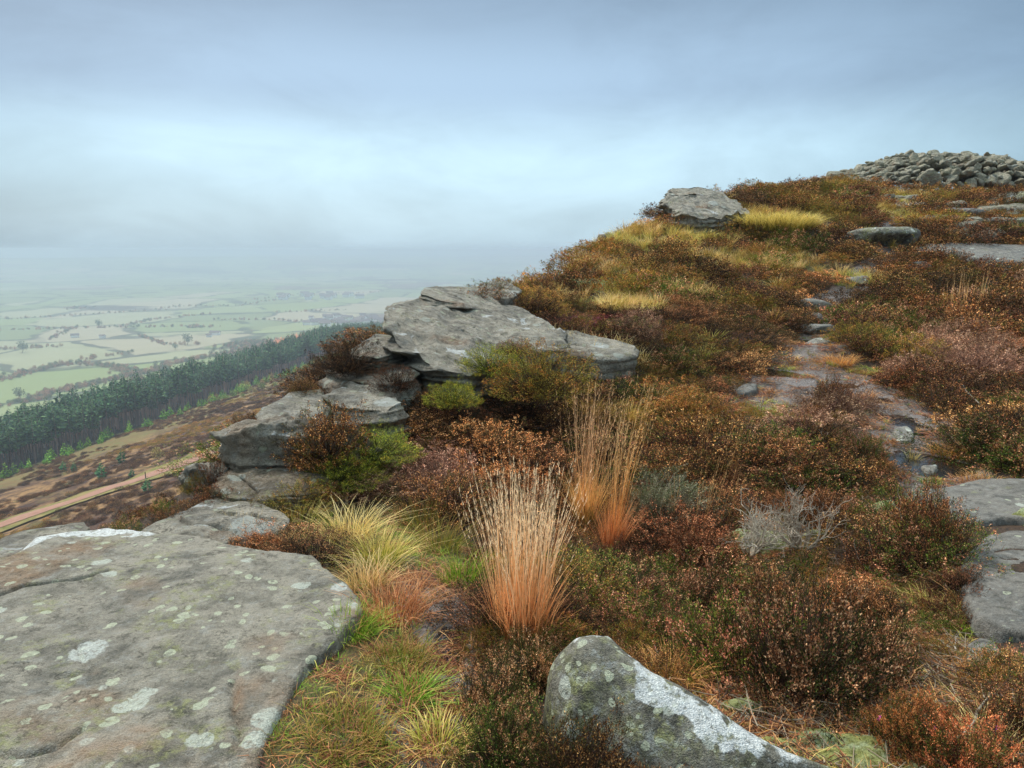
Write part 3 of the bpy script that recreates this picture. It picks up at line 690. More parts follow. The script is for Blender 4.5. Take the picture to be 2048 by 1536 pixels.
ledge('leaning_rock', [(708, 712, 6.9), (722, 690, 7.4), (752, 668, 7.9), (785, 668, 7.9), (812, 690, 7.4), (800, 706, 7.1), (760, 712, 6.8)], .2, 'narrow tilted rock wedged under the left of the overhang', und=.1, strata=.06, bumpy=.03, nang=260, nring=40, nside=40)
ledge('rock_ledge', [(655, 742, 7.0), (690, 732, 7.3), (760, 706, 7.6), (830, 712, 7.2), (820, 752, 6.5), (780, 770, 6.2), (700, 760, 6.6)], .6, 'wet sloping rock ledge below the overhanging block', M_CRAG, und=.0, strata=.05, bumpy=.04, white=.03)
ledge('rock_ledge', [(660, 784, 6.1), (700, 764, 6.5), (760, 776, 6.3), (800, 806, 5.9), (770, 822, 5.75), (700, 812, 5.8), (665, 800, 5.9)], .5, 'pale flat rock ledge showing above the green bilberry', M_CRAG, und=.0, strata=.05, bumpy=.04, white=.05)
ledge('rock_ledge', [(518, 862, 5.2), (535, 828, 5.6), (580, 788, 6.1), (640, 782, 6.3), (650, 815, 5.9), (600, 850, 5.5), (570, 866, 5.25)], .9, 'white topped rock stepping down left of the dark bush', M_CRAG, und=.0, strata=.06, bumpy=.05, white=.14, nang=260, nring=40, nside=50)
stone_box('crag', 458, 660, 850, 992, 'brown stained crag with deep cracks on the brink of the slope', 'rock', D=5.0, dep=.7, rng=rg, mat=M_CRAG, stain=.6, white=.25, sub=6, strata=.15, n_a=.10, n_s=3.2, sharp=12, planes=18, flat=.62)
ledge('crag', [(456, 968, 4.78), (480, 955, 4.9), (560, 955, 4.85), (640, 965, 4.8), (620, 985, 4.65), (520, 990, 4.6), (465, 985, 4.66)], .5, 'dark layered base rock directly under the brown stained crag', M_CRAGD, und=-.04, strata=.09, bumpy=.09, stain=1., nang=400, nside=90)
stone_box('knobbly_rock', 368, 446, 942, 1030, 'small grey knobbly rock in front of the moor, left of the crag', 'rock', D=4.85, dep=.9, rng=rg, mat=M_CRAG, white=.08, sub=5, strata=.12, n_a=.10, n_s=3, sharp=10, planes=18)
ledge('rock_ledge', [(322, 1052, 4.0), (365, 1030, 4.25), (420, 1008, 4.5), (480, 1012, 4.45), (545, 1040, 4.2), (530, 1062, 4.05), (450, 1075, 3.9), (370, 1068, 3.9)], .5, 'white crusted rock tucked behind the foreground slab', M_CRAG, und=.0, strata=.05, bumpy=.05, white=.12)
ledge('rock_ledge', [(-60, 1120, 3.6), (0, 1100, 3.75), (60, 1070, 3.95), (125, 1052, 4.1), (150, 1062, 4.0), (60, 1100, 3.7), (0, 1125, 3.5)], .5, 'rough broken rock edge beyond the far left corner of the slab', M_CRAG, und=.0, strata=.06, bumpy=.05, white=.08)
ledge('crag', [(1330, 402, 17.6), (1336, 386, 18.4), (1385, 378, 19.2), (1425, 384, 19.2), (1480, 408, 18.2), (1500, 425, 17.2), (1440, 438, 16.4), (1385, 432, 16.2), (1345, 420, 16.6)], .9, 'grey rounded crag standing against the sky on the ridge', und=.25, strata=.12, bumpy=.09, nang=360, nring=60, nside=60)
ledge('rock_slab', [(1330, 388, 18.3), (1345, 379, 18.8), (1400, 376, 19.4), (1428, 380, 19.4), (1425, 388, 18.8), (1380, 390, 18.2)], .3, 'thin capping layer on the ridge crag', und=.2, strata=.1, bumpy=.05, nang=240, nring=30, nside=30)
# loose stones over the moor
for a in [(1698, 1812, 462, 499, 'long dark oval boulder with pale lichen specks beside the upper path', .6, M_BOULD, 0), (1808, 1834, 464, 494, 'small round stone touching the right end of the oval boulder', .8, M_PALE, 0),
          (1853, 1938, 434, 461, 'smooth grey rock, front one of the pair left of the big dark rocks', .6, M_PALE, .1), (1886, 1952, 420, 442, 'smooth grey rock, rear one of the pair left of the big dark rocks', .6, M_PALE, 0),
          (1988, 2044, 415, 440, 'angular grey rock near the right edge below the cairn', .7, M_CAIRN, 0), (2022, 2090, 388, 420, 'big dark rock at the right edge under the cairn', .8, M_BOULD, 0),
          (1996, 2028, 398, 418, 'grey stone just left of the big dark edge rock', .8, M_CAIRN, 0), (2016, 2090, 440, 470, 'dark split rock at the right edge above the long slab', .7, M_BOULD, 0),
          (1940, 1975, 438, 452, 'flattish grey stone right of the smooth pair', .8, M_PALE, 0), (1808, 1846, 408, 423, 'white topped stone on the grassy top of the path', .7, M_CRAG, .12),
          (1600, 1638, 459, 482, 'whitish rock beside golden grass on the mid slope', .7, M_CRAG, .1), (1834, 1866, 526, 543, 'small tilted stone in heather below the long slab', .8, M_PALE, 0),
          (1606, 1656, 603, 628, 'dark stone with two white lichen spots at the top of the muddy path', .8, M_WET, 0), (1615, 1650, 630, 650, 'grey stone step, upper of two where the path climbs', .8, M_PALE, .0),
          (1620, 1670, 652, 668, 'flat wet stone step, lower of two where the path climbs', .8, M_WET, 0), (1206, 1232, 459, 474, 'white stone on the skyline left of the ridge crag', .7, M_CRAG, .2),
          (1355, 1425, 420, 452, 'dark white splashed foot stone of the ridge crag', .6, M_CRAG, .06), (1702, 1740, 555, 572, 'pale stone half sunk in the upper path', .8, M_PALE, 0),
          (1000, 1016, 600, 612, 'small block beside the cap stone', .8, M_CRAG, 0), (1970, 2010, 470, 482, 'low flat stone between grass and the long slab', .7, M_PALE, 0)]:
    x0, x1, y0, y1, lb, dp, mt, wh = a
    stone_box('stone' if x1 - x0 < 60 else 'boulder', x0, x1, y0, y1, lb, 'stone' if x1 - x0 < 60 else 'boulder', rng=rg, mat=mt, dep=dp, white=wh, sub=5 if x1 - x0 > 60 else 4, n_a=.05, sharp=7, rotz=0, over=1.2)
for a in [(1776, 1800, 434, 441), (1796, 1828, 436, 446), (1780, 1812, 446, 454), (1800, 1836, 452, 462), (1772, 1796, 456, 463)]:
    stone_box('path_stone', *a, 'thin flat stone set like a step in the upper path', 'stone', rng=rg, mat=M_CRAG, dep=.9, group='thin flat stones stepping up the path', over=1.1, sub=3, flat=.5)

# --- the cairn
croot = bpy.data.objects.new('cairn', None); COL.objects.link(croot)
cc0 = pt(1880, 396, 28.0); croot.location = cc0
tag(croot, 'broad cairn of heaped grey stones on the hilltop against the sky', 'cairn')
SM = []
for i in range(12):
    Q, Fc = rock_shape(rg, 3, planes=16, sharp=40, n_a=.03, flat=rg.uniform(.5, .7))
    SM.append(make_mesh('cairn_stone', Q * .62, [Fc], np.zeros((len(Q), 3)), M_CAIRN, False))
def cairn_h(x, y):
    px_c = [1560, 1640, 1680, 1700, 1740, 1770, 1800, 1850, 1900, 1950, 1985, 2010, 2048, 2120, 2250, 2400]
    tp = [372, 360, 351, 345, 330, 320, 314, 314, 314, 320, 330, 336, 346, 362, 380, 392]
    xs = [pt(a, 350, 28)[0] for a in px_c]; zs_ = [pt(a, b, 28)[2] for a, b in zip(px_c, tp)]
    t_ = np.interp(x, xs, zs_); g = ground(x, y, False)
    k = np.sqrt(np.clip(1 - ((y - 28.3) / 3.9) ** 2, 0, 1)); k = np.minimum(k * 1.02, 1)
    return g, g + np.maximum(t_ - g, 0) * k, (t_ - g) * k
cand = []
for yy in np.arange(24.6, 31.4, .23):
    for xx in np.arange(9.3, 24.5, .26):
        cand.append((xx + rg.uniform(-.1, .1), yy + rg.uniform(-.1, .1)))
cand = np.array(cand); g_, h_, th_ = cairn_h(cand[:, 0], cand[:, 1])
ok = th_ > .06; cand = cand[ok]; h_ = h_[ok]; g_ = g_[ok]
sz = rg.uniform(.15, .38, len(cand)) * (1 + .5 * (rg.random(len(cand)) > .9))
px_, py_ = proj(cand[:, 0], cand[:, 1], h_)
vis = (px_ < 2090) & (cand[:, 1] < 29.0)
order = np.argsort(-(vis * 10 + sz / cand[:, 1]))
rest = MB()
for r_, i in enumerate(order):
    sc = np.array([sz[i] * rg.uniform(.85, 1.35), sz[i] * rg.uniform(.8, 1.1), sz[i] * rg.uniform(.5, .85)])
    e = (rg.normal() * .35, rg.normal() * .35, rg.uniform(0, 6.28)); L = np.array([cand[i, 0], cand[i, 1], h_[i] - sz[i] * .22 + rg.normal() * .05]) - cc0
    if r_ < 300:
        ob = link('stone', SM[int(rg.integers(12))], croot, L, e, sc)
    else:
        from mathutils import Euler
        me_ = SM[int(rg.integers(12))]; co = np.empty(len(me_.vertices) * 3); me_.vertices.foreach_get('co', co); co = co.reshape(-1, 3) * sc
        R_ = np.array(Euler(e).to_matrix()); fc = np.empty(len(me_.polygons) * 3, int); me_.loops.foreach_get('vertex_index', fc)
        rest.add(co @ R_.T + L, fc.reshape(-1, 3), (0, 0, 0))
ob = link('stone_heap', rest.mesh('stone_heap', M_CAIRN), croot); kind(ob, 'stuff')
q = pt(1795, 317, 28); ob = boulder('stone', rg, q - cc0, (.75, .45, .24), mat=M_BOULD, sub=3); ob.parent = croot; ob['label'] = 'dark flat stone on top of the cairn'
q = pt(1952, 324, 28); ob = boulder('stone', rg, q - cc0, (.95, .6, .5), mat=M_CAIRN, sub=3); ob.parent = croot; ob['label'] = 'large upright stone on the crest of the cairn'
# stones strewn at its foot
for k in range(30):
    q = at(rg.uniform(1860, 2090), rg.uniform(385, 480)); s_ = rg.uniform(.28, .6)
    ob = link('stone', SM[int(rg.integers(12))], None, (q[0], q[1], q[2] + s_ * .14), (rg.normal() * .2, rg.normal() * .2, rg.uniform(0, 6)), (s_ * 1.4, s_, s_ * .65))
    tag(ob, 'half buried grey stone among heather on the slope right of the upper path', 'stone', 'half buried stones right of the upper path')
for k in range(34):
    a, b = rg.uniform(1700, 2060), rg.uniform(372, 402)
    q = at(a, b); s_ = rg.uniform(.25, .5)
    ob = link('stone', SM[int(rg.integers(12))], None, (q[0], q[1], q[2] + s_ * .12), (rg.normal() * .2, rg.normal() * .2, rg.uniform(0, 6)), (s_ * 1.2, s_, s_ * .6))
    tag(ob, 'loose grey stone strewn in the heather at the foot of the cairn', 'stone', 'stones strewn at the foot of the cairn')

# ================================================================== water on the path
m_w, t, b = new_mat('puddle_water', .04, .6); b.inputs['Base Color'].default_value = (.012, .010, .008, 1)
bump(t, b, t.noise(t.node('ShaderNodeNewGeometry').outputs['Position'], 30, 2), .002)
PL = ['narrow puddle in the mud left of the white crusted boulder', 'small puddle in the grass left of the white crusted boulder', 'shallow puddle in the wide muddy part of the path', 'wet pool by the stone steps of the path',
      'bright puddle running down the path, upper of the two at the right', 'large bright puddle on the path above the big right slabs', 'thin puddle beside the rust coloured grass on the path', 'shallow wet patch on the widest part of the path']
for (cx, cy_, rx, ry, rot, pz), lb in zip(POOLS, PL):
    a = np.linspace(0, 2 * np.pi, 40, endpoint=False); R1 = 1.15
    V = [[0, 0, 0]] + [[rx * R1 * math.cos(q) * math.cos(rot) - ry * R1 * math.sin(q) * math.sin(rot), rx * R1 * math.cos(q) * math.sin(rot) + ry * R1 * math.sin(q) * math.cos(rot), 0] for q in a]
    Fc = [[0, 1 + i, 1 + (i + 1) % 40] for i in range(40)]
    o = link('puddle', make_mesh('puddle', V, [Fc], None, m_w), loc=(cx, cy_, pz - .006)); tag(o, lb, 'puddle'); kind(o, 'structure')

# ================================================================== plants
S2 = lambda *c: tuple(((q / 255 + .055) / 1.055) ** 2.4 if q > 10 else q / 255 / 12.92 for q in c)
PAL = {
 'rust': dict(fl=[S2(158, 102, 56), S2(118, 72, 40), S2(192, 142, 90), S2(88, 54, 32), S2(70, 44, 28), S2(60, 34, 26)], lf=[S2(64, 66, 28), S2(84, 66, 34), S2(44, 36, 22), S2(90, 88, 36)], st=[S2(66, 46, 36), S2(96, 72, 58)], pf=.72),
 'dark': dict(fl=[S2(92, 60, 38), S2(68, 44, 28), S2(128, 88, 56)], lf=[S2(40, 44, 22), S2(54, 42, 26), S2(32, 28, 20)], st=[S2(52, 38, 30)], pf=.6),
 'copper': dict(fl=[S2(188, 126, 76), S2(208, 156, 106), S2(152, 96, 56), S2(114, 70, 42)], lf=[S2(80, 60, 34), S2(60, 58, 28)], st=[S2(96, 66, 52), S2(70, 48, 38)], pf=.85),
 'greenmix': dict(fl=[S2(170, 110, 80), S2(130, 80, 50), S2(196, 150, 110)], lf=[S2(62, 82, 26), S2(84, 96, 34), S2(44, 56, 22), S2(104, 112, 40)], st=[S2(70, 56, 38)], pf=.3),
 'hero': dict(fl=[S2(196, 138, 98), S2(156, 98, 66), S2(214, 166, 126), S2(120, 72, 46)], lf=[S2(56, 66, 26), S2(74, 84, 32), S2(40, 46, 22), S2(78, 64, 34)], st=[S2(70, 50, 40)], pf=.45),
 'bright': dict(fl=[S2(150, 130, 40)], lf=[S2(124, 132, 36), S2(92, 104, 30), S2(150, 148, 52), S2(70, 80, 28)], st=[S2(84, 84, 40)], pf=.06),
 'olive': dict(fl=[S2(150, 112, 50), S2(134, 84, 44)], lf=[S2(112, 104, 40), S2(88, 86, 32), S2(136, 118, 50)], st=[S2(90, 72, 44)], pf=.35),
 'gold': dict(fl=[S2(168, 124, 62), S2(150, 96, 52)], lf=[S2(140, 118, 50), S2(120, 104, 44), S2(104, 92, 40)], st=[S2(110, 84, 52)], pf=.5),
 'pink': dict(fl=[S2(168, 128, 98), S2(136, 98, 74), S2(182, 146, 116)], lf=[S2(120, 88, 66), S2(96, 66, 50)], st=[S2(140, 104, 88), S2(118, 84, 70)], pf=.7),
 'red': dict(fl=[S2(120, 44, 48), S2(96, 36, 40), S2(140, 66, 62)], lf=[S2(100, 46, 42), S2(70, 40, 32)], st=[S2(80, 44, 40)], pf=.8),
 'grey': dict(fl=[S2(128, 124, 96), S2(150, 142, 116)], lf=[S2(98, 104, 66), S2(124, 126, 92), S2(80, 84, 54)], st=[S2(140, 130, 112), S2(110, 100, 84)], pf=.3),
 'bell': dict(fl=[S2(196, 124, 68), S2(170, 100, 54), S2(206, 146, 92)], lf=[S2(66, 78, 30), S2(90, 90, 36)], st=[S2(84, 52, 38)], pf=.6),
}
def pick(rng, L, n): return np.asarray(L)[rng.integers(len(L), size=n)]
def heather(rng, R, H, n, nl, ll, pal, upb=.6, lump=.3, shoot=.10, spread=.016, clump=True, lowcut=-.12, tips=1.):
    pal = PAL[pal]; f = MB(); s = MB()
    zc = rng.uniform(lowcut, 1, n); a = rng.uniform(0, 2 * np.pi, n); rr = np.sqrt(np.clip(1 - zc * zc, 0, 1)); D = np.stack([rr * np.cos(a), rr * np.sin(a), zc], 1)
    se = rng.uniform(0, 99); m = 1 + lump * fbm(D * 2.3 + se, 3, 2) * 1.8
    rad = np.where(rng.random(n) < .7, rng.uniform(.86, 1.04, n), rng.uniform(.45, .9, n))
    E = D * [R, R, H] * (m * rad)[:, None]; E[:, 2] = np.maximum(E[:, 2], .015) + 0
    sdv = norm(D * [1, 1, .5] + [0, 0, upb] + rng.normal(size=(n, 3)) * .3)
    L = shoot * rng.uniform(.6, 1.35, n)
    base = E - sdv * L[:, None]; root = np.stack([E[:, 0] * .22, E[:, 1] * .22, np.full(n, -.02)], 1); mid = base * .55 + root * .45 + rng.normal(size=(n, 3)) * R * .07; mid[:, 2] -= H * .04
    isf = rng.random(n) < np.clip(pal['pf'] + .5 * vnoise(D * 3 + se + 7), .02, .98)
    stc = pick(rng, pal['st'], n)
    sidev = norm(np.cross(sdv, rng.normal(size=(n, 3))))
    w0 = .0022 if shoot < .2 else .004
    P = np.stack([root, mid, base, E], 1)
    s.ribbons(P, np.array([w0 * 2.2, w0 * 1.7, w0, w0 * .5])[None] * (ll / .011) ** .5, sidev, stc[:, None])
    # leaves and dead flowers along each shoot
    t_ = rng.uniform(.0, 1.0, (n, nl)) ** .8
    ax = sdv[:, None, :]; off = rng.normal(size=(n, nl, 3)); off = off - (off * ax).sum(-1, keepdims=True) * ax
    taper = (1.15 - t_ * .75)
    br = rng.integers(0, 4, (n, nl))   # side shoots
    bd = rng.normal(size=(n, 4, 3)); bd = norm(bd - (bd * sdv[:, None]).sum(-1, keepdims=True) * sdv[:, None])
    bo = np.take_along_axis(bd, br[..., None].repeat(3, -1), 1)
    pos = base[:, None] + ax * (L[:, None] * t_)[..., None] + (off * .32 + bo * .9) * (spread * taper)[..., None]
    d = norm(ax + off * .55 + bo * .35)
    fl = isf[:, None] & (t_ > .30) | (rng.random((n, nl)) < .05)
    k = n * nl
    c = np.where(fl.reshape(-1, 1), pick(rng, pal['fl'], k), pick(rng, pal['lf'], k)); c = c * (.35 + 1.3 * rng.random((k, 1)) ** 1.6) * np.repeat(rng.uniform(.7, 1.3, n), nl)[:, None]
    lw = np.where(fl.reshape(-1), ll * .62, ll * .36); le = np.where(fl.reshape(-1), ll * .8, ll) * rng.uniform(.7, 1.3, k)
    f.leaves(pos.reshape(-1, 3), d.reshape(-1, 3), le, lw, c, rng)
    return f, s
def branchy(rng, R, H, nb, col, depth=4, r0=.006, twist=.45, spray=1., flat=0.):
    """bare twisted branches"""
    s = MB()
    def grow(p, d, L, r, lev):
        k = 5; P = [p]; q = p.copy(); dd_ = d.copy()
        for i in range(k):
            dd_ = norm(dd_ + rng.normal(size=3) * twist * .5 + np.array([0, 0, .12 * (1 - flat)])); q = q + dd_ * L / k; P.append(q.copy())
        c = np.array(col) * rng.uniform(.75, 1.2)
        s.tube(P, np.linspace(r, r * .6, k + 1), c, 4 if lev > 1 else 5)
        if lev < depth:
            for j in range(int(rng.integers(2, 4))):
                i0 = int(rng.integers(2, k + 1)); nd = norm(dd_ + rng.normal(size=3) * .55 * spray); grow(P[i0], nd, L * rng.uniform(.55, .85), r * .58, lev + 1)
    for i in range(nb):
        a = rng.uniform(0, 6.28); e = rng.uniform(.15, .8) if not flat else rng.uniform(.02, .2); d = np.array([math.cos(a) * R, math.sin(a) * R, H * e * 1.8]); d = norm(d)
        grow(np.array([math.cos(a), math.sin(a), 0]) * R * rng.uniform(0, .15), d, max(R, H) * rng.uniform(.3, .45), r0 * rng.uniform(.7, 1.2), 1)
    return s
def tuft(rng, n, r, h, c0, c1, c2=None, lean=.35, curve=.6, wd=.004, hv=.35, leanv=(0, 0), seg=4, splay=1., droop=0.):
    """grass: colours run from the foot c0 through c1 to the tip c2"""
    f = MB(); c2 = c2 or c1
    a = rng.uniform(0, 6.28, n); rr = r * np.sqrt(rng.random(n)); root = np.stack([rr * np.cos(a), rr * np.sin(a), np.full(n, -.01)], 1)
    a2 = a + rng.normal(size=n) * .7; ln = lean * rng.uniform(.1, 1, n) * (rr / max(r, 1e-4) * .7 + .3) * splay
    hh = h * (1 - hv * rng.random(n))
    t_ = np.linspace(0, 1, seg + 1)[None]
    hor = (ln[:, None] * t_ + curve * ln[:, None] * t_ ** 2.2) * hh[:, None]
    ver = hh[:, None] * (t_ - (.35 * ln[:, None] * curve + droop * rng.uniform(.3, 1, n)[:, None]) * t_ ** 2.5)
    P = np.stack([root[:, 0:1] + np.cos(a2)[:, None] * hor + leanv[0] * hh[:, None] * t_ ** 1.5, root[:, 1:2] + np.sin(a2)[:, None] * hor + leanv[1] * hh[:, None] * t_ ** 1.5, root[:, 2:3] + ver], -1)
    P[:, 1:, :2] += np.cumsum(rng.normal(size=(n, seg, 2)), 1) * h * .009
    wd_ = wd * rng.uniform(.6, 1.2, n)[:, None] * np.array([1, .95, .8, .55, .12])[None] if seg == 4 else wd * rng.uniform(.6, 1.2, n)[:, None] * (1 - t_ ** 2 * .9)
    side = norm(np.stack([-np.sin(a2) + rng.normal(size=n) * .6, np.cos(a2) + rng.normal(size=n) * .6, np.zeros(n)], 1))
    tt = np.clip(t_[..., None] + rng.normal(size=(n, 1, 1)) * .18, 0, 1)
    C = np.where(tt < .45, np.array(c0) + (np.array(c1) - c0) * (tt / .45), np.array(c1) + (np.array(c2) - c1) * ((tt - .45) / .55)) * rng.uniform(.7, 1.25, (n, 1, 1))
    f.ribbons(P, wd_, side, C); f.tipP = P[:, -1]; f.tipD = norm(P[:, -1] - P[:, -2]); f.P = P
    return f
R_ = np.random.default_rng(11)

# prototypes: near (fine), middle and far heather in each colouring
NEAR = {}; MIDP = {}; FARP = {}
def proto(kd, lod, v, R=.34, H=.32, **kw):
    if lod == 0: f, s = heather(R_, R, H, 700, 28, .0088, kd, shoot=.085, **kw)
    elif lod == 1: f, s = heather(R_, R, H, 480, 26, .0118, kd, shoot=.085, spread=.02, **kw)
    else: f, s = heather(R_, R, H, 400, 18, .018, kd, shoot=.10, spread=.026, **kw)
    return f.mesh('heather_foliage', M_HEATH), s.mesh('heather_stems', M_WOOD)
KINDS_ = ['rust', 'dark', 'copper', 'greenmix', 'bright', 'olive', 'gold', 'pink', 'red', 'grey']
for kd in KINDS_:
    NEAR[kd] = [proto(kd, 0, 0) for _ in range(2 if kd in ('rust', 'dark', 'copper', 'greenmix') else 1)]
    MIDP[kd] = [proto(kd, 1, 0) for _ in range(3 if kd in ('rust', 'dark') else 1)]
    FARP[kd] = [proto(kd, 2, 0) for _ in range(3 if kd in ('rust', 'dark', 'olive') else 1)]
def bush(kd, loc, sx, sz_, rz, lod=None, label=None, group=None, name='heather_bush', cat='heather bush', nrm=(0, 0)):
    D = math.hypot(loc[0], loc[1]); lod = (0 if D < 5.2 else 1 if D < 12 else 2) if lod is None else lod
    fm, sm = [NEAR, MIDP, FARP][lod][kd][int(R_.integers(len([NEAR, MIDP, FARP][lod][kd])))]
    r = bpy.data.objects.new(name, None); COL.objects.link(r); r.location = [float(q) for q in loc]; r.rotation_euler = (nrm[0], nrm[1], rz); r.scale = (sx, sx * R_.uniform(.85, 1.15), sz_); r.empty_display_size = .1
    link('foliage', fm, r); 
    if lod < 2: link('stems', sm, r)
    tag(r, label, cat, group); return r

# ---- where each kind grows
def kind_at(px, py, D, rng):
    w_ = dict(rust=.36, dark=.28, copper=.10, greenmix=.17, olive=.11, pink=.04, gold=.02)
    if 480 < px < 1130 and py > 790: w_ = dict(rust=.40, dark=.32, copper=.10, greenmix=.12, pink=.06)
    if px > 1250 and 620 < py < 1000: w_ = dict(rust=.40, copper=.14, dark=.24, greenmix=.15, pink=.05, olive=.09)
    if D > 13: w_ = dict(rust=.42, dark=.24, olive=.17, greenmix=.07, gold=.06, copper=.04)
    if D > 18 and px < 1720: w_ = dict(olive=.40, dark=.28, rust=.18, greenmix=.10, gold=.04)
    if 1020 < px < 1300 and 480 < py < 620: w_ = dict(rust=.35, gold=.2, olive=.2, dark=.2, copper=.05)
    if px > 1900 and 560 < py < 800: w_ = dict(rust=.5, pink=.22, copper=.15, dark=.13)
    ks = list(w_); p = np.array([w_[k_] for k_ in ks]); return ks[int(rng.choice(len(ks), p=p / p.sum()))]
OV = [  # hand placed colour patches: px, py, radius px x, y, kind
    (1040, 700, 60, 18, 'bright'), (1065, 735, 95, 50, 'olive'), (1020, 800, 70, 40, 'dark'), (745, 850, 75, 40, 'bright'), (700, 900, 45, 40, 'bright'), (925, 790, 40, 40, 'bright'), (640, 800, 70, 60, 'dark'),
    (700, 700, 42, 35, 'dark'), (820, 790, 60, 40, 'dark'), (1045, 848, 30, 15, 'bright'), (880, 880, 30, 12, 'bright'), (800, 950, 120, 90, 'pink'), (980, 930, 120, 60, 'copper'), (1150, 640, 95, 22, 'red'),
    (600, 980, 40, 40, 'olive'), (1130, 620, 40, 10, 'olive'), (1330, 850, 110, 30, 'gold'), (1340, 920, 110, 40, 'rust'), (1300, 1000, 50, 50, 'grey'), (1940, 720, 80, 50, 'pink'), (1700, 850, 90, 50, 'pink'), (1740, 880, 50, 40, 'greenmix'),
    (1560, 490, 60, 14, 'greenmix'), (1700, 740, 1, 1, 'rust')]
def override(px, py):
    for cx, cy_, rx, ry, kd in OV:
        if ((px - cx) / rx) ** 2 + ((py - cy_) / ry) ** 2 < 1: return kd
    return None
CLEARP = FOOT

# candidate spots over the hill: hexagonal jitter, wider apart with distance
pts = []
yy = 1.2
while yy < 36:
    D_ = yy; st_ = .36 if D_ < 6 else .44 if D_ < 12 else .56 if D_ < 20 else .72
    xx = -3.2 + (R_.random() * st_)
    while xx < .95 * yy + 3.5:
        pts.append((xx + R_.normal() * st_ * .22, yy + R_.normal() * st_ * .22)); xx += st_
    yy += st_ * .87
pts = np.array(pts); d_, _z = edge_d(pts[:, 0], pts[:, 1])
gz = G(pts[:, 0], pts[:, 1]); ppx, ppy = proj(pts[:, 0], pts[:, 1], gz)
k = (d_ < .35)
for poly in (PATH_NEAR, PATH_MID, PATH_UP, TURF, RSLAB, LITTER): k &= ~inpoly(pts[:, 0], pts[:, 1], poly)
k &= sdist(pts[:, 0], pts[:, 1], SLABP) > .12
k &= sdist(pts[:, 0], pts[:, 1], BOULP) > .10
for fl in FLATS: k &= sdist(pts[:, 0], pts[:, 1], fl) > .10
for fl in CLEARP: k &= sdist(pts[:, 0], pts[:, 1], fl) > .0
ing = np.zeros(len(pts), bool)
for cx, cy_, rx, ry, kd in GP: ing |= (((pts[:, 0] - cx) / rx) ** 2 + ((pts[:, 1] - cy_) / ry) ** 2) < .9
k &= ~ing | (R_.random(len(pts)) < .12)
cb = (pts[:, 1] > 24.5) & (cairn_h(pts[:, 0], pts[:, 1])[2] > .05) & (pts[:, 1] < 32.5); k &= ~cb
k &= ~((ppx > 1450) & (ppx < 1730) & (ppy > 985) & (ppy < 1150))
k &= ~((ppx < 430) & (ppy > 860) & (ppx > -400))
# keep the near ground in front of the camera for the hand placed plants
k &= ~((ppy > 1330) & (ppx > 900) & (ppx < 2400)); k &= ~((pts[:, 1] < 2.6) & (pts[:, 0] < 2.2))
k &= R_.random(len(pts)) > .05
rd = pts / np.hypot(pts[:, 0], pts[:, 1])[:, None]
for t_ in (.2, .4, .55): k &= ~inpoly(pts[:, 0] + rd[:, 0] * t_, pts[:, 1] + rd[:, 1] * t_, PATH_MID)
for t_ in (.3, .6, .8):
    for (cx, cy_, rx, ry, rot, pz) in POOLS[4:6] + POOLS[:2]: k &= ((pts[:, 0] + rd[:, 0] * t_ - cx) ** 2 + (pts[:, 1] + rd[:, 1] * t_ - cy_) ** 2) > (ry + .1) ** 2
pts = pts[k]; gz = gz[k]; ppx = ppx[k]; ppy = ppy[k]
SP = []
for i in range(len(pts)):
    D_ = math.hypot(*pts[i]); kd = override(ppx[i], ppy[i] - 8) or kind_at(ppx[i], ppy[i], D_, R_)
    base = 1.18 if D_ < 6 else 1.4 if D_ < 12 else 1.6 if D_ < 20 else 2.0
    sc = base * R_.uniform(.7, 1.12); h = sc * R_.uniform(.5, 1.05) * (.82 + .35 * float(n2(pts[i, 0], pts[i, 1], .7, 2, 95)))
    if kd == 'red': h *= .3
    if D_ < 4.3: h *= .85
    SP.append((pts[i, 0], pts[i, 1], gz[i], kd, sc, max(h, .25), D_, ppx[i], ppy[i]))
infr = lambda s: -40 < s[7] < 2090 and s[8] < 1560
SP.sort(key=lambda s: (not infr(s), s[6]))
DESC = {'rust': 'rusty brown', 'dark': 'dark brown', 'copper': 'copper tinted', 'greenmix': 'green and brown', 'bright': 'bright yellow green', 'olive': 'olive', 'gold': 'golden brown', 'pink': 'pale pinkish dead', 'red': 'low dark red', 'grey': 'grey green'}
NB = 265
for s in SP[:NB]:
    x, y, zz, kd, sc, h, D_, px, py = s
    zone = 'on the right of the path' if px > 1700 else 'between the path and the crags' if px > 1100 else 'near the brink below the overhanging block'
    bush(kd, (x, y, zz - .02), sc, h, R_.uniform(0, 6.28), None, DESC[kd] + ' heather bush growing among others ' + zone, DESC[kd] + ' heather bushes ' + zone, nrm=(R_.normal() * .12, R_.normal() * .12))

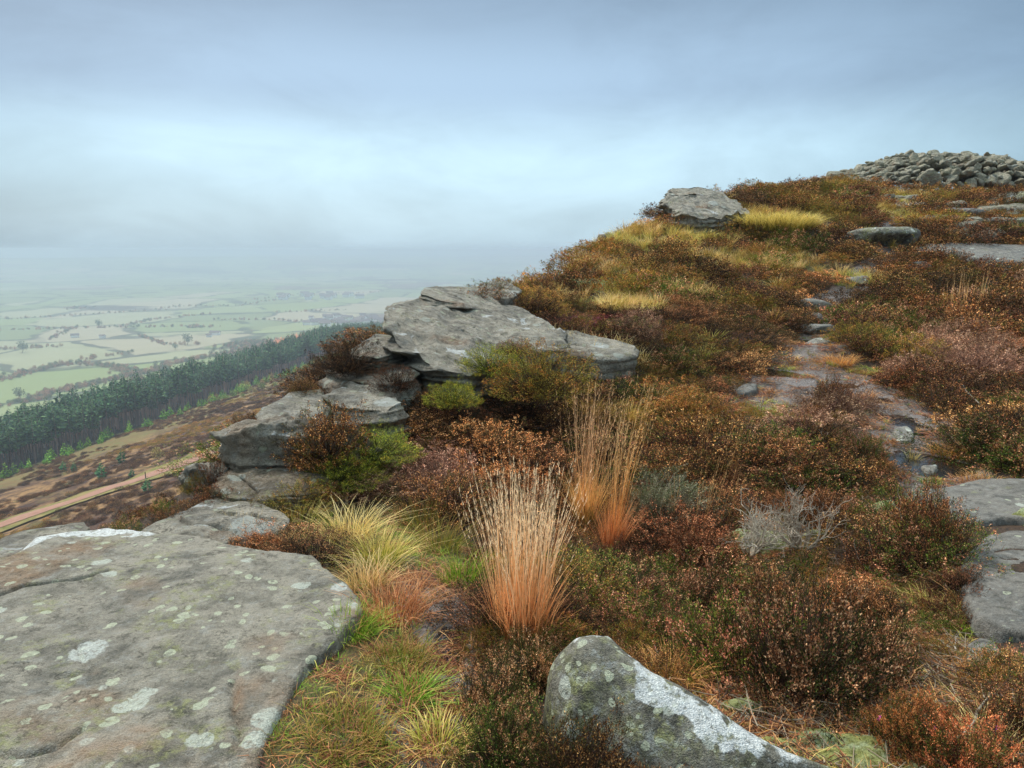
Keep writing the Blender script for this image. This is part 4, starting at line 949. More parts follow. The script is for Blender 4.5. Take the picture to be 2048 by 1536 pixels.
def scatter_stuff(name, protos, P, rot, scl, idx, label=None):
    """ground cover as ONE object: points that carry instances of the prototype meshes"""
    cl_ = bpy.data.collections.new(name + '_kinds')
    for j, me in enumerate(protos):
        ob = bpy.data.objects.new('%s_kind_%02d' % (name, j), me); cl_.objects.link(ob)
    me = bpy.data.meshes.new(name); me.vertices.add(len(P)); me.vertices.foreach_set('co', np.asarray(P, np.float32).ravel())
    a = me.attributes.new('rot', 'FLOAT_VECTOR', 'POINT'); a.data.foreach_set('vector', np.asarray(rot, np.float32).ravel())
    a = me.attributes.new('scl', 'FLOAT_VECTOR', 'POINT'); a.data.foreach_set('vector', np.asarray(scl, np.float32).ravel())
    a = me.attributes.new('idx', 'INT', 'POINT'); a.data.foreach_set('value', np.asarray(idx, np.int32))
    o = link(name, me); kind(o, 'stuff')
    ng = bpy.data.node_groups.new(name, 'GeometryNodeTree')
    ng.interface.new_socket('Geometry', in_out='INPUT', socket_type='NodeSocketGeometry'); ng.interface.new_socket('Geometry', in_out='OUTPUT', socket_type='NodeSocketGeometry')
    N = ng.nodes; gi = N.new('NodeGroupInput'); go = N.new('NodeGroupOutput'); ip = N.new('GeometryNodeInstanceOnPoints'); ci = N.new('GeometryNodeCollectionInfo')
    ci.inputs['Collection'].default_value = cl_; ci.inputs['Separate Children'].default_value = True; ci.inputs['Reset Children'].default_value = True
    ip.inputs['Pick Instance'].default_value = True
    def na(nm, typ):
        q = N.new('GeometryNodeInputNamedAttribute'); q.data_type = typ; q.inputs['Name'].default_value = nm; return [x for x in q.outputs if x.enabled and x.name == 'Attribute'][0]
    Lk = ng.links.new
    Lk(gi.outputs[0], ip.inputs['Points']); Lk(ci.outputs[0], ip.inputs['Instance'])
    Lk(na('idx', 'INT'), ip.inputs['Instance Index'])
    e2r = N.new('FunctionNodeEulerToRotation'); Lk(na('rot', 'FLOAT_VECTOR'), e2r.inputs[0]); Lk(e2r.outputs[0], ip.inputs['Rotation'])
    Lk(na('scl', 'FLOAT_VECTOR'), ip.inputs['Scale']); Lk(ip.outputs[0], go.inputs[0])
    o.modifiers.new('spread', 'NODES').node_group = ng
    if label: o['label'] = label
    return o
# remaining heather: one mass
KI = {}; PR = []
for lod, T_ in ((1, MIDP), (2, FARP)):
    for kd in KINDS_:
        KI[(lod, kd)] = (len(PR), len(T_[kd]))
        for fm, sm in T_[kd]: PR.append(fm)
P_, Ro, Sc, Ix = [], [], [], []
for s in SP[NB:]:
    x, y, zz, kd, sc, h, D_, px, py = s
    a, n_ = KI[(1 if D_ < 12 else 2, kd)]
    P_.append((x, y, zz - .02)); Ro.append((R_.normal() * .12, R_.normal() * .12, R_.uniform(0, 6.28))); Sc.append((sc, sc * R_.uniform(.85, 1.15), h)); Ix.append(a + int(R_.integers(n_)))
# small sprigs that fill the gaps and break the outlines
for i in range(2600):
    y = 2.5 + 28 * R_.random() ** 1.3; x = R_.uniform(-2.5, .8 * y + 1.5); P_.append((x, y, 0)); Ro.append((R_.normal() * .2, R_.normal() * .2, R_.uniform(0, 6.28)))
    q_ = R_.uniform(.25, .5); Sc.append((q_, q_, q_ * R_.uniform(.8, 1.3))); kd = ['rust', 'dark', 'greenmix', 'olive', 'copper'][int(R_.choice(5, p=[.35, .25, .18, .14, .08]))]; a, n_ = KI[(1 if y < 14 else 2, kd)]; Ix.append(a + int(R_.integers(n_)))
P_ = np.array(P_); Ro = np.array(Ro); Sc = np.array(Sc); Ix = np.array(Ix)
gf = P_[:, 2] == 0; P_[gf, 2] = G(P_[gf, 0], P_[gf, 1]) - .02
kk = np.ones(len(P_), bool); dq, _z = edge_d(P_[:, 0], P_[:, 1])
for poly in (PATH_NEAR, PATH_MID, PATH_UP, TURF, RSLAB): kk &= ~(gf & inpoly(P_[:, 0], P_[:, 1], poly))
kk &= ~(gf & ((dq > .2) | (sdist(P_[:, 0], P_[:, 1], SLABP) < .1) | (sdist(P_[:, 0], P_[:, 1], BOULP) < .08)))
for fl in FLATS + CLEARP: kk &= ~(gf & (sdist(P_[:, 0], P_[:, 1], fl) < .05))
kk &= ~(gf & (P_[:, 1] > 24.5) & (cairn_h(P_[:, 0], P_[:, 1])[2] > .05))
scatter_stuff('heather_cover', PR, P_[kk], Ro[kk], Sc[kk], Ix[kk])

# ================================================================== foreground plants, each placed by hand
ULT = {}
for kd, hh_ in (('dark', .8), ('hero', .7), ('greenmix', .7), ('copper', .7), ('bell', .6), ('rust', .7), ('grey', .7)):
    f, s = heather(R_, .30, .30, 1050, 30, .0095, kd, shoot=.085, spread=.014, upb=hh_, lump=.38); ULT[kd] = (f.mesh('heather_foliage', M_HEATH), s.mesh('heather_stems', M_WOOD))
def hero(px, py, kd, R, H, label, name='heather_bush', cat='heather bush', rz=None, tilt=(0, 0), D=None, dz=-.02, twigs=0, fine=True):
    q = at(px, py) if D is None else pt(px, py, D)
    r = bpy.data.objects.new(name, None); COL.objects.link(r); r.location = [q[0], q[1], q[2] + dz]; r.rotation_euler = (tilt[0], tilt[1], R_.uniform(0, 6.28) if rz is None else rz); r.empty_display_size = .1
    fm, sm = ULT[kd] if fine and kd in ULT else NEAR[kd][0] if kd in NEAR else ULT['rust']
    k_ = .30 if fine and kd in ULT else .34
    sc = (R / k_, R / k_, H / (.30 if fine and kd in ULT else .32)); link('foliage', fm, r, sc=sc); link('stems', sm, r, sc=sc)
    if twigs:
        b_ = branchy(R_, R, H, twigs, S2(150, 138, 122), 3, .0045); link('bare_twigs', b_.mesh('bare_twigs', M_WOOD), r)
    return tag(r, label, cat)
hero(1600, 1400, 'hero', .36, .44, 'big dark heather bush with black shaded foot right of centre in the foreground')
hero(1730, 1370, 'hero', .26, .34, 'dark green heather bush at the right end of the big foreground mass')
hero(1470, 1360, 'greenmix', .27, .32, 'green heather bush with tan flower heads just above the white crusted boulder')
hero(1330, 1300, 'greenmix', .22, .24, 'bright green tipped heather touching the top of the white crusted boulder')
hero(1265, 1235, 'hero', .22, .26, 'dark heather bush right of the tall orange grass, behind the boulder')
hero(1400, 1240, 'hero', .26, .32, 'rusty heather bush behind the green tipped heather in the foreground')
hero(1560, 1270, 'copper', .30, .38, 'copper brown heather bush at the back of the big foreground mass', twigs=5)
hero(1700, 1260, 'copper', .26, .34, 'reddish heather bush with bare stems, rear right of the foreground mass')
hero(1390, 1140, 'copper', .27, .34, 'pinkish copper heather on long bare stems left of the grey dead branches', twigs=6)
hero(1230, 1170, 'dark', .2, .24, 'small dark heather between the two tall grass tufts')
hero(985, 1430, 'hero', .17, .22, 'dark wiry heather left of the white crusted boulder below the orange grass')
hero(1065, 1370, 'hero', .16, .20, 'brown wiry heather directly under the tall orange grass')
hero(1010, 1530, 'greenmix', .18, .20, 'green and brown heather at the bottom edge left of the boulder')
hero(1150, 1590, 'rust', .20, .24, 'rusty heather in front of the boulder foot at the bottom edge')
hero(1270, 1640, 'copper', .16, .18, 'small copper heather sprigs rising at the bottom edge before the boulder')
hero(1930, 1560, 'bell', .17, .20, 'orange brown bell heather in the bottom right corner')
hero(1810, 1500, 'bell', .14, .22, 'upright bell heather with orange seed heads, left of the bottom right corner')
hero(2040, 1480, 'rust', .20, .20, 'thin reddish heather hanging over the small flat stone at the right edge')
hero(1860, 1115, 'rust', .20, .40, 'twiggy tall heather leaning over the big right slabs', twigs=9, dz=.0)
hero(1780, 1150, 'dark', .24, .30, 'dark heather bush left of the big smooth slab', twigs=5)
hero(1930, 1180, 'dark', .15, .13, 'flattened dark heather spreading over the edge of the lower right slab', twigs=5)
hero(1650, 1050, 'copper', .26, .30, 'copper heather bush behind the pale dead branches', twigs=4)
hero(1722, 935, 'greenmix', .20, .24, 'round dark green heather ball beside the bright puddles')
hero(1640, 895, 'dark', .26, .24, 'sprawling heather on the path edge with long reclining pale stems', twigs=14)
hero(1655, 815, 'rust', .20, .30, 'upright heather on twisted bare grey stems in the middle of the muddy path', twigs=9)
hero(1305, 1060, 'grey', .17, .30, 'grey green upright bush behind the tall orange grass')
hero(695, 735, 'dark', .34, .24, 'dark round heather bush perched left of the wedged rock', D=6.7, fine=False)
hero(430, 985, 'dark', .12, .26, 'narrow dark heather between the knobbly rock and the crag', D=4.85, fine=False)
hero(655, 905, 'rust', .33, .34, 'dark red heather bush growing over the brink crag', D=5.05)
hero(605, 780, 'rust', .16, .12, 'small rusty heather on top of the stepped rocks', D=6.2, fine=False)
hero(1030, 700, 'rust', .22, .13, 'rusty heather sprigs on the crown of the green mound', D=7.2, fine=False)
hero(510, 850, 'dark', .2, .12, 'low dark heather on the shoulder above the brown crag', D=5.6, fine=False)
hero(790, 770, 'dark', .22, .2, 'dark heather bush in the hollow under the overhang', D=6.3, fine=False)
hero(1085, 770, 'olive', .50, .42, 'domed olive heather mound in front of the overhanging block', D=6.3, fine=False, dz=-.05)
hero(985, 735, 'bright', .34, .22, 'yellow green mossy shoulder of the heather mound by the overhanging block', D=6.7, fine=False, dz=-.02)
hero(905, 800, 'bright', .26, .17, 'bright green bilberry clump below the foot of the overhanging block', D=6.0, fine=False, name='bilberry_bush', cat='bilberry bush')
hero(740, 905, 'bright', .40, .18, 'large bright green bilberry patch right of the brink crag', D=5.2, fine=False, name='bilberry_bush', cat='bilberry bush')
hero(690, 950, 'bright', .28, .17, 'green bilberry clump hanging right beside the brown crag', D=4.9, fine=False, name='bilberry_bush', cat='bilberry bush')
hero(520, 1020, 'olive', .26, .12, 'olive wiry heather in front of the dark layered rock', D=4.5, fine=False)
hero(600, 1000, 'olive', .26, .15, 'golden brown wiry heather right of the dark layered rock', D=4.6, fine=False)
True

# bare dead branches
def bare(px, py, R, H, nb, label, col=(150, 142, 126), r0=.006, depth=4, flat=0., cat='dead branches', name='dead_branches', rz=0., dz=0.):
    q = at(px, py); b_ = branchy(R_, R, H, nb, S2(*col), depth, r0, flat=flat)
    return tag(link(name, b_.mesh(name, M_WOOD), None, (q[0], q[1], q[2] + dz), (0, 0, rz)), label, cat)
bare(1500, 1130, .24, .46, 17, 'left clump of pale twisted bare branches amid the heather', (176, 164, 146), .0062, dz=.06)
bare(1600, 1120, .26, .46, 20, 'right clump of pale twisted bare branches amid the heather', (166, 152, 134), .006, dz=.06)
bare(1700, 1130, .30, .22, 9, 'low dark bare stems sweeping right towards the big slab', (108, 92, 78), .005)
bare(1330, 1130, .16, .26, 6, 'thin grey bare stems under the copper heather', (120, 106, 94), .004)
bare(1920, 1310, .14, .06, 8, 'knot of pale dead roots beside the small flat stone', (158, 148, 132), .004, 3, 1.)
bare(1700, 900, .40, .14, 14, 'mat of grey reclining stems across the path below the twisted heather', (128, 104, 92), .004, 3, .6)
bare(1560, 900, .34, .10, 10, 'dark fallen stems on the left verge of the muddy path', (84, 68, 58), .004, 3, .8)
bare(1960, 740, .40, .42, 16, 'pale dead heather stems on the right of the picture above the path', (150, 120, 102), .004, 3)
bare(1470, 700, .3, .3, 8, 'grey dead heather twigs left of the muddy path', (120, 98, 88), .004, 3)
def stick(P, r, label, col=(150, 138, 120), group=None):
    Q = [np.array(at(a, b)) + [0, 0, h] for a, b, h in P]; Q = np.array(Q); o0 = Q[0].copy(); n_ = 14
    u = np.linspace(0, len(Q) - 1, n_); V = np.stack([np.interp(u, range(len(Q)), Q[:, i]) for i in range(3)], 1) - o0
    V[1:-1] += R_.normal(size=(n_ - 2, 3)) * r * .7
    m_ = MB(); m_.tube(V, np.linspace(r, r * .5, n_), S2(*col), 6); k_ = n_ * 2 // 3
    m_.tube([V[k_ - 2], V[k_] + [.02, .015, .012], V[k_] + [.05, .03, .02]], [r * .6, r * .4, r * .2], S2(*col), 5)
    return tag(link('stick', m_.mesh('stick', M_WOOD), None, o0), label, 'stick', group)
stick([(1705, 1430, .012), (1740, 1415, .02), (1780, 1440, .012), (1800, 1452, .01)], .006, 'forked pale stick lying on the litter below the big dark bush')
stick([(1540, 1452, .01), (1570, 1440, .02), (1572, 1400, .03), (1560, 1385, .02)], .004, 'thin curved twig on the moss right of the boulder')
stick([(1870, 1515, .02), (1925, 1495, .05), (1970, 1440, .08), (1990, 1430, .09)], .006, 'long grey stick running up through the bell heather at the bottom right')
stick([(1700, 1445, .01), (1740, 1470, .012), (1800, 1478, .01)], .004, 'dark thin stick on the litter in front of the forked one', (110, 96, 82))
stick([(1720, 1105, .03), (1745, 1130, .03), (1765, 1155, .02), (1770, 1170, .01)], .004, 'white bare twig left of the smooth right slab', (176, 168, 150))
stick([(1890, 1180, .03), (1895, 1215, .02), (1905, 1245, .012), (1950, 1270, .01)], .004, 'bent root running down beside the lower right slab', (150, 120, 100))
stick([(1900, 775, .10), (1925, 800, .14), (1960, 850, .16), (2010, 890, .12)], .008, 'long bare grey branch in the heather right of the path', (132, 122, 108))

# tall moor grass
def tall_tuft(px, py, specs, label, heads=True, lean=(0, 0), D=None):
    q = at(px, py) if D is None else pt(px, py, D); r = bpy.data.objects.new('moor_grass_tuft', None); COL.objects.link(r); r.location = q.tolist(); r.empty_display_size = .1
    for (nm, n, rad, h, c0, c1, c2, ln, wd, cv) in specs:
        f = tuft(R_, n, rad, h, S2(*c0), S2(*c1), S2(*c2), ln, cv, wd, .42, lean, 6)
        if nm == 'stalks' and heads:
            n_ = len(f.tipP); k_ = 7; tt = R_.uniform(0, 1, (n_, k_))
            P = f.P[:, -3][:, None] * (1 - tt[..., None]) + f.P[:, -1][:, None] * tt[..., None]; d = np.repeat(f.tipD[:, None], k_, 1) + R_.normal(size=(n_, k_, 3)) * .12
            f.leaves(P.reshape(-1, 3), d.reshape(-1, 3), .022, .0032, np.tile(S2(*c2), (n_ * k_, 1)) * R_.uniform(.7, 1.2, (n_ * k_, 1)), R_)
        link(nm, f.mesh(nm, M_GRASS), r)
    return tag(r, label, 'grass tuft')
OR0, OR1, ST2 = (132, 78, 36), (206, 140, 84), (226, 190, 140)
tall_tuft(1045, 1285, [('stalks', 260, .10, .82, (150, 104, 56), (212, 166, 108), (236, 212, 170), .26, .0032, .4), ('blades', 280, .10, .38, (156, 98, 50), (218, 156, 92), (232, 186, 126), .36, .0044, .9), ('dead_blades', 90, .12, .18, (96, 54, 28), (176, 100, 48), (196, 130, 76), 1.0, .0036, 1.)],
          'tall orange and straw coloured moor grass tuft in the centre foreground', lean=(.03, 0))
tall_tuft(1172, 1060, [('stalks', 90, .05, 1.12, (150, 110, 50), (200, 150, 90), (216, 178, 130), .22, .0028, .2), ('blades', 300, .06, .46, (110, 104, 40), (214, 160, 88), (230, 184, 118), .30, .0042, .9)], 'second tall grass tuft, yellow at the foot, behind the big orange one', lean=(.06, 0))
tall_tuft(1222, 1120, [('stalks', 70, .04, 1.2, (150, 80, 34), (200, 130, 70), (222, 178, 128), .18, .0028, .15), ('blades', 240, .05, .46, (146, 84, 44), (206, 138, 78), (220, 166, 104), .32, .0038, 1.)], 'thin tall grass tuft with red orange foot right of the second tuft', lean=(.10, 0))
tall_tuft(1395, 1075, [('stalks', 16, .2, .62, (120, 80, 44), (176, 130, 80), (196, 156, 104), .3, .0026, .2)], 'few scattered single grass stalks in the heather left of the dead branches', lean=(.12, 0))
tall_tuft(1930, 640, [('stalks', 46, .26, .85, (190, 120, 66), (206, 150, 92), (214, 170, 120), .15, .005, .1), ('blades', 90, .22, .3, (180, 110, 50), (206, 140, 76), (206, 150, 92), .5, .006, .6)], 'sparse upright orange stalks on the slope right of the path', lean=(.04, 0))
tall_tuft(1440, 960, [('stalks', 14, .22, .55, (120, 80, 44), (170, 120, 72), (190, 150, 100), .25, .0028, .2)], 'loose grass stalks standing in the brown heather above the grey green bush', lean=(.1, 0))
# lower tufts
def low_tuft(px, py, n, rad, h, cols, label, ln=.8, wd=.0036, cv=1., lean=(0, 0), droop=.1, D=None, group=None):
    q = at(px, py) if D is None else pt(px, py, D); f = tuft(R_, n, rad, h, *[S2(*c) for c in cols], ln, cv, wd, .5, lean, 4, droop=droop)
    return tag(link('grass_tuft', f.mesh('grass_tuft', M_GRASS), None, q), label, 'grass tuft', group)
GRN = [(58, 92, 20), (104, 138, 34), (150, 160, 60)]; YG = [(70, 104, 26), (168, 164, 66), (220, 196, 120)]; STR = [(150, 120, 60), (208, 176, 108), (226, 200, 146)]; RED = [(110, 70, 36), (176, 118, 66), (206, 160, 106)]; OLG = [(70, 84, 26), (120, 112, 44), (150, 110, 60)]
for a in [(760, 1130, 460, .10, .24, YG, 'bright yellow green grass tuft with a vivid green heart above the turf', .9), (700, 1080, 300, .12, .26, STR, 'straw coloured arching tuft left of the yellow green one', .9),
          (490, 1085, 260, .10, .22, STR, 'pale straw tuft growing beside the white crusted rock behind the slab', .6), (550, 1095, 240, .12, .16, STR, 'low straw grass along the far edge of the foreground slab', .8), (600, 1060, 200, .14, .20, YG, 'yellow grass behind the far right corner of the slab', .8),
          (735, 1175, 260, .09, .20, STR, 'pale pinkish straw tuft at the right corner of the slab', .8), (790, 1235, 300, .12, .20, RED, 'reddish straw grass swept right along the slab corner', .9), (700, 1270, 280, .09, .15, GRN, 'dark green tuft under the right corner of the slab', .8),
          (880, 1100, 260, .12, .22, OLG, 'olive grass tuft right of the yellow green tuft', .8), (840, 1050, 220, .13, .26, OLG, 'olive brown grass behind the yellow green tuft', .7), (930, 1170, 240, .09, .2, GRN, 'green grass on the left foot of the tall orange tuft', .7),
          (690, 1480, 420, .14, .10, OLG, 'domed green and brown grass cushion at the bottom of the turf', 1.1), (880, 1490, 260, .08, .11, YG, 'green and straw tuft at the bottom edge beside the small puddle', .9), (820, 1400, 300, .09, .10, GRN, 'bright green tuft drooping over the small puddle', 1.1), (800, 1330, 240, .10, .12, OLG, 'brown green tuft on the left bank of the narrow puddle', 1.),
          (1340, 1370, 320, .08, .14, [(110, 110, 36), (190, 150, 70), (210, 160, 96)], 'yellow orange grass tuft in the crook of the boulder', 1.1), (1860, 1225, 300, .10, .12, YG, 'yellow green grass beside the lower right slab', 1.), (1905, 1262, 240, .06, .09, GRN, 'vivid green tuft against the edge of the lower right slab', 1.), (1835, 1275, 260, .08, .10, STR, 'straw coloured grass cushion left of the lower right slab', 1.),
          (1800, 1190, 200, .08, .12, GRN, 'dark green grass tuft under the twiggy heather by the slab', 1.), (1850, 1340, 160, .10, .08, OLG, 'thin olive grass among dead twigs below the slab', 1.), (1990, 1500, 160, .1, .14, STR, 'straw grass at the right bottom edge behind the bell heather', .9),
          (1720, 790, 220, .14, .10, [(150, 96, 46), (204, 140, 74), (216, 164, 104)], 'rust orange grass spilling over the right side of the path', 1.1), (1680, 730, 240, .14, .2, [(150, 96, 46), (204, 140, 74), (216, 164, 104)], 'orange grass tuft where the mud meets the right hand heather', 1.), (1900, 905, 240, .13, .14, [(120, 90, 36), (180, 130, 60), (206, 160, 90)], 'golden brown grass right of the large puddle', 1.1),
          (1960, 965, 200, .14, .09, RED, 'low rusty grass along the top of the upper right slab', 1.), (1860, 975, 120, .06, .07, GRN, 'small green tuft at the lower end of the large puddle', 1.), (1565, 838, 160, .09, .08, GRN, 'small bright green grass patch on the left side of the mud', 1.), (1520, 825, 160, .10, .08, GRN, 'green grass patch beside the thin grey stone', 1.), (1575, 735, 100, .10, .08, YG, 'tiny grass island in the wide mud of the path', 1.),
          (1250, 850, 260, .15, .3, [(120, 100, 40), (176, 140, 66), (206, 170, 100)], 'olive gold wiry grass right of the heather mound', .7), (1180, 850, 200, .13, .34, [(120, 100, 40), (170, 126, 60), (196, 150, 84)], 'golden wiry grass leaning behind the tall second tuft', .7), (2025, 620, 420, .34, .42, [(104, 116, 40), (170, 168, 84), (206, 196, 130)], 'big pale green grass tussock at the right edge of the slope', .8)]:
    px, py, n, rad, h, cols, lb, ln = a; low_tuft(px, py, n, rad, h, cols, lb, ln, wd=.0034 if py > 950 else .005, lean=(.08, 0) if px < 1000 else (0, 0))
low_tuft(1545, 462, 2600, .85, .62, [(112, 104, 40), (190, 160, 80), (224, 198, 120)], 'big golden grassy mound beside the ridge crag', 1.0, wd=.012, droop=.3)
# magenta bells
for px, py, lb in [(1752, 1482, 'single magenta heather bell low in the litter, leftmost of three'), (1862, 1505, 'single magenta heather bell beside the long stick'), (1985, 1505, 'pair of magenta heather bells nearest the right edge')]:
    q = at(px, py); m_ = MB(); m_.tube([[0, 0, 0], [.003, 0, .05], [.0, .004, .09]], [.0012, .001, .0008], S2(70, 80, 40), 4)
    for j in range(3 if 'pair' in lb else 2): m_.tube([[0, .004 * j, .09 - j * .012], [.005, .004 * j, .087 - j * .012], [.010, .004 * j, .083 - j * .012]], [.002, .0052, .003], S2(190, 60, 160), 6)
    tag(link('heather_bell', m_.mesh('heather_bell', M_HEATH), None, q), lb, 'flower')
# moss cushions
mm, t, b = new_mat('cushion_moss', .95, .1); P = t.node('ShaderNodeNewGeometry').outputs['Position']
t.put(b.inputs['Base Color'], t.mix(t.mapr(t.noise(P, 40, 4, .7), .35, .65), (.13, .13, .035), t.mix(t.mapr(t.noise(P, 14, 3), .4, .6), (.36, .36, .12), (.38, .43, .26)))); bump(t, b, t.noise(P, 120, 4, .7), .012)
def moss(px, py, rx, ry, h, label):
    q = at(px, py); nr, na = 26, 60; rr = np.linspace(0, 1, nr); aa = np.linspace(0, 2 * np.pi, na, endpoint=False)
    wob = 1 + .35 * vnoise(np.stack([np.cos(aa) * 1.7 + px, np.sin(aa) * 1.7, aa * 0], 1), 7) + .14 * vnoise(np.stack([np.cos(aa) * 6 + px, np.sin(aa) * 6, aa * 0], 1), 8)
    X = rr[:, None] * np.cos(aa) * rx * wob; Y = rr[:, None] * np.sin(aa) * ry * wob; X = X.ravel(); Y = Y.ravel(); k_ = np.repeat(1 - rr ** 3, na)
    Z = G(X + q[0], Y + q[1]) - q[2] + k_ * (h + .03 * n2(X + q[0], Y + q[1], 9, 3, 91) + .014 * n2(X + q[0], Y + q[1], 34, 3, 92)) - (1 - k_) * .02
    tag(link('moss_cushion', make_mesh('moss_cushion', np.stack([X, Y, Z], 1), [grid_faces(nr, na, True)], None, mm, True), None, q), label, 'moss')
moss(1700, 1500, .20, .12, .035, 'large pale yellow green moss mat right of the white crusted boulder'); moss(1480, 1420, .11, .06, .03, 'pale green moss along the back of the boulder'); moss(1570, 1500, .13, .08, .03, 'mint green lichen moss between boulder and litter')
moss(1840, 1560, .14, .08, .03, 'yellow moss cushion at the bottom edge'); moss(1500, 1090, .26, .14, .09, 'bright lime moss cushion under the left pale branches'); moss(1650, 1075, .16, .08, .06, 'lime green moss behind the right pale branches'); moss(1770, 1025, .12, .07, .08, 'lime moss peeking beside the upper right slab')
moss(1200, 716, .36, .22, .10, 'pale straw coloured moss mound beside the tongue of rock'); moss(1190, 575, .5, .3, .12, 'bright lime moss hump on the skyline slope'); moss(2080, 1040, .18, .12, .10, 'yellow green moss cushion on the right edge between the slabs')

# ---- turf, litter and straw as ground cover
TP = []
for cols, n, h, rad in [(GRN, 26, .055, .03), (YG, 26, .07, .03), (OLG, 26, .06, .035), (RED, 26, .06, .04), ([(70, 120, 26), (110, 160, 40), (140, 176, 60)], 22, .035, .025)]:
    TP.append(tuft(R_, n, rad, h, *[S2(*c) for c in cols], 1.3, 1.1, .0034, .5, seg=4, droop=.2).mesh('turf', M_GRASS))
m_ = MB()   # litter: dead blades lying flat
n = 40; p0 = np.c_[R_.normal(size=(n, 2)) * .04, R_.uniform(.002, .012, n)]; a = R_.uniform(0, 6.28, n); dv = np.stack([np.cos(a), np.sin(a), R_.normal(size=n) * .12], 1)
L_ = R_.uniform(.03, .10, n)[:, None]; m_.ribbons(np.stack([p0, p0 + dv * L_ * .5 + R_.normal(size=(n, 3)) * .004, p0 + dv * L_ + R_.normal(size=(n, 3)) * .006], 1), .0028, norm(np.cross(dv, [0, 0, 1.]) + [0, 0, .4]), pick(R_, [S2(150, 96, 60), S2(110, 66, 42), S2(176, 128, 86), S2(80, 50, 34)], n)[:, None])
TP.append(m_.mesh('litter', M_GRASS)); LIT_I = 5
m_ = MB()   # twig litter
for i in range(9):
    a = R_.uniform(0, 6.28); p = np.array([*(R_.normal(size=2) * .05), R_.uniform(.004, .02)]); d = np.array([math.cos(a), math.sin(a), R_.normal() * .1]); m_.tube([p, p + d * .05 + R_.normal(size=3) * .008, p + d * .11 + R_.normal(size=3) * .012], [.0022, .0018, .001], pick(R_, [S2(120, 98, 80), S2(150, 134, 112), S2(80, 60, 48)], 1)[0], 4)
TP.append(m_.mesh('twigs', M_WOOD)); TWG_I = 6
for cols, h in [(STR, .22), (YG, .2), ([(130, 110, 44), (176, 146, 70), (200, 166, 96)], .26)]:
    TP.append(tuft(R_, 60, .07, h, *[S2(*c) for c in cols], .8, .9, .005, .5, seg=4, droop=.1).mesh('straw', M_GRASS))
P_, Ro, Sc, Ix = [], [], [], []
def spread_(n, box, test, kinds, p, smin, smax, prob=None):
    x = R_.uniform(box[0], box[1], n); y = R_.uniform(box[2], box[3], n); k_ = test(x, y)
    if prob is not None: k_ &= R_.random(n) < prob(x, y)
    x, y = x[k_], y[k_]; zz = G(x, y); m = len(x)
    P_.append(np.stack([x, y, zz - .002], 1)); Ro.append(np.stack([R_.normal(size=m) * .15, R_.normal(size=m) * .15, R_.uniform(0, 6.28, m)], 1)); s_ = R_.uniform(smin, smax, m); Sc.append(np.stack([s_, s_, s_ * R_.uniform(.7, 1.2, m)], 1)); Ix.append(R_.choice(kinds, m, p=p))
off_rock = lambda x, y: (sdist(x, y, SLABP) > -.01) & (sdist(x, y, BOULP) > 0)
tpoly = lambda P: (lambda x, y: inpoly(x, y, P) & off_rock(x, y))
nearp = lambda x, y: inpoly(x, y, PATH_NEAR)
spread_(11000, (-2.3, .2, 1.3, 4.9), lambda x, y: inpoly(x, y, TURF) & off_rock(x, y) & ~nearp(x, y), [0, 1, 2, 3, 4, 5], [.32, .04, .14, .10, .24, .16], .45, .95, lambda x, y: .45 + .8 * n2(x, y, 5, 3, 101))
spread_(2600, (-.7, .2, 1.3, 3.9), lambda x, y: nearp(x, y) & off_rock(x, y), [0, 2, 3, 4, 5], [.08, .10, .2, .07, .55], .5, 1.1, lambda x, y: .42 + .9 * n2(x, y, 5, 3, 102))
spread_(9000, (.3, 4.6, 1.3, 5.), lambda x, y: off_rock(x, y) & ~inpoly(x, y, RSLAB) & ~inpoly(x, y, PATH_MID), [2, 3, 5, 6, 1], [.15, .15, .32, .33, .05], .6, 1.3)
spread_(3600, (.3, 3., 1.3, 3.6), tpoly(LITTER), [2, 3, 5, 6, 1], [.14, .16, .3, .36, .04], .6, 1.2)
spread_(9000, (2., 8., 4.6, 12.), lambda x, y: inpoly(x, y, PATH_MID), [2, 3, 5, 6, 0], [.12, .24, .44, .1, .10], .6, 1.4, lambda x, y: np.clip(.6 + 1.3 * n2(x, y, 2.5, 3, 103), 0, 1) * (np.min([np.hypot((x - a) / c, (y - b) / d) for a, b, c, d, _r, _z in POOLS], axis=0) > 1.0))
for cx, cy_, rx, ry, kd in GP:
    ar = rx * ry * 3.14; far_ = cy_ > 9; n = int(ar * (34 if far_ else 90)); pk = {'straw': [.5, .15, .35], 'olive': [.1, .45, .45], 'green': [.05, .9, .05], 'pale': [.8, .1, .1], 'turf': None}[kd]
    if kd == 'turf': spread_(int(ar * 900), (cx - rx, cx + rx, cy_ - ry, cy_ + ry), lambda x, y: (((x - cx) / rx) ** 2 + ((y - cy_) / ry) ** 2 < 1), [0, 1, 2, 3, 5], [.25, .25, .15, .15, .2], .7, 1.4, lambda x, y: .6 + n2(x, y, 4, 2, 108)); continue
    spread_(n, (cx - rx, cx + rx, cy_ - ry, cy_ + ry), lambda x, y: (((x - cx) / rx) ** 2 + ((y - cy_) / ry) ** 2 < 1) & (edge_d(x, y)[0] < .3), [7, 8, 9], pk, .8, 1.5) if kd != 'green' or cy_ < 9 else spread_(n, (cx - rx, cx + rx, cy_ - ry, cy_ + ry), lambda x, y: (((x - cx) / rx) ** 2 + ((y - cy_) / ry) ** 2 < 1), [7, 8, 9], pk, .4, .8)
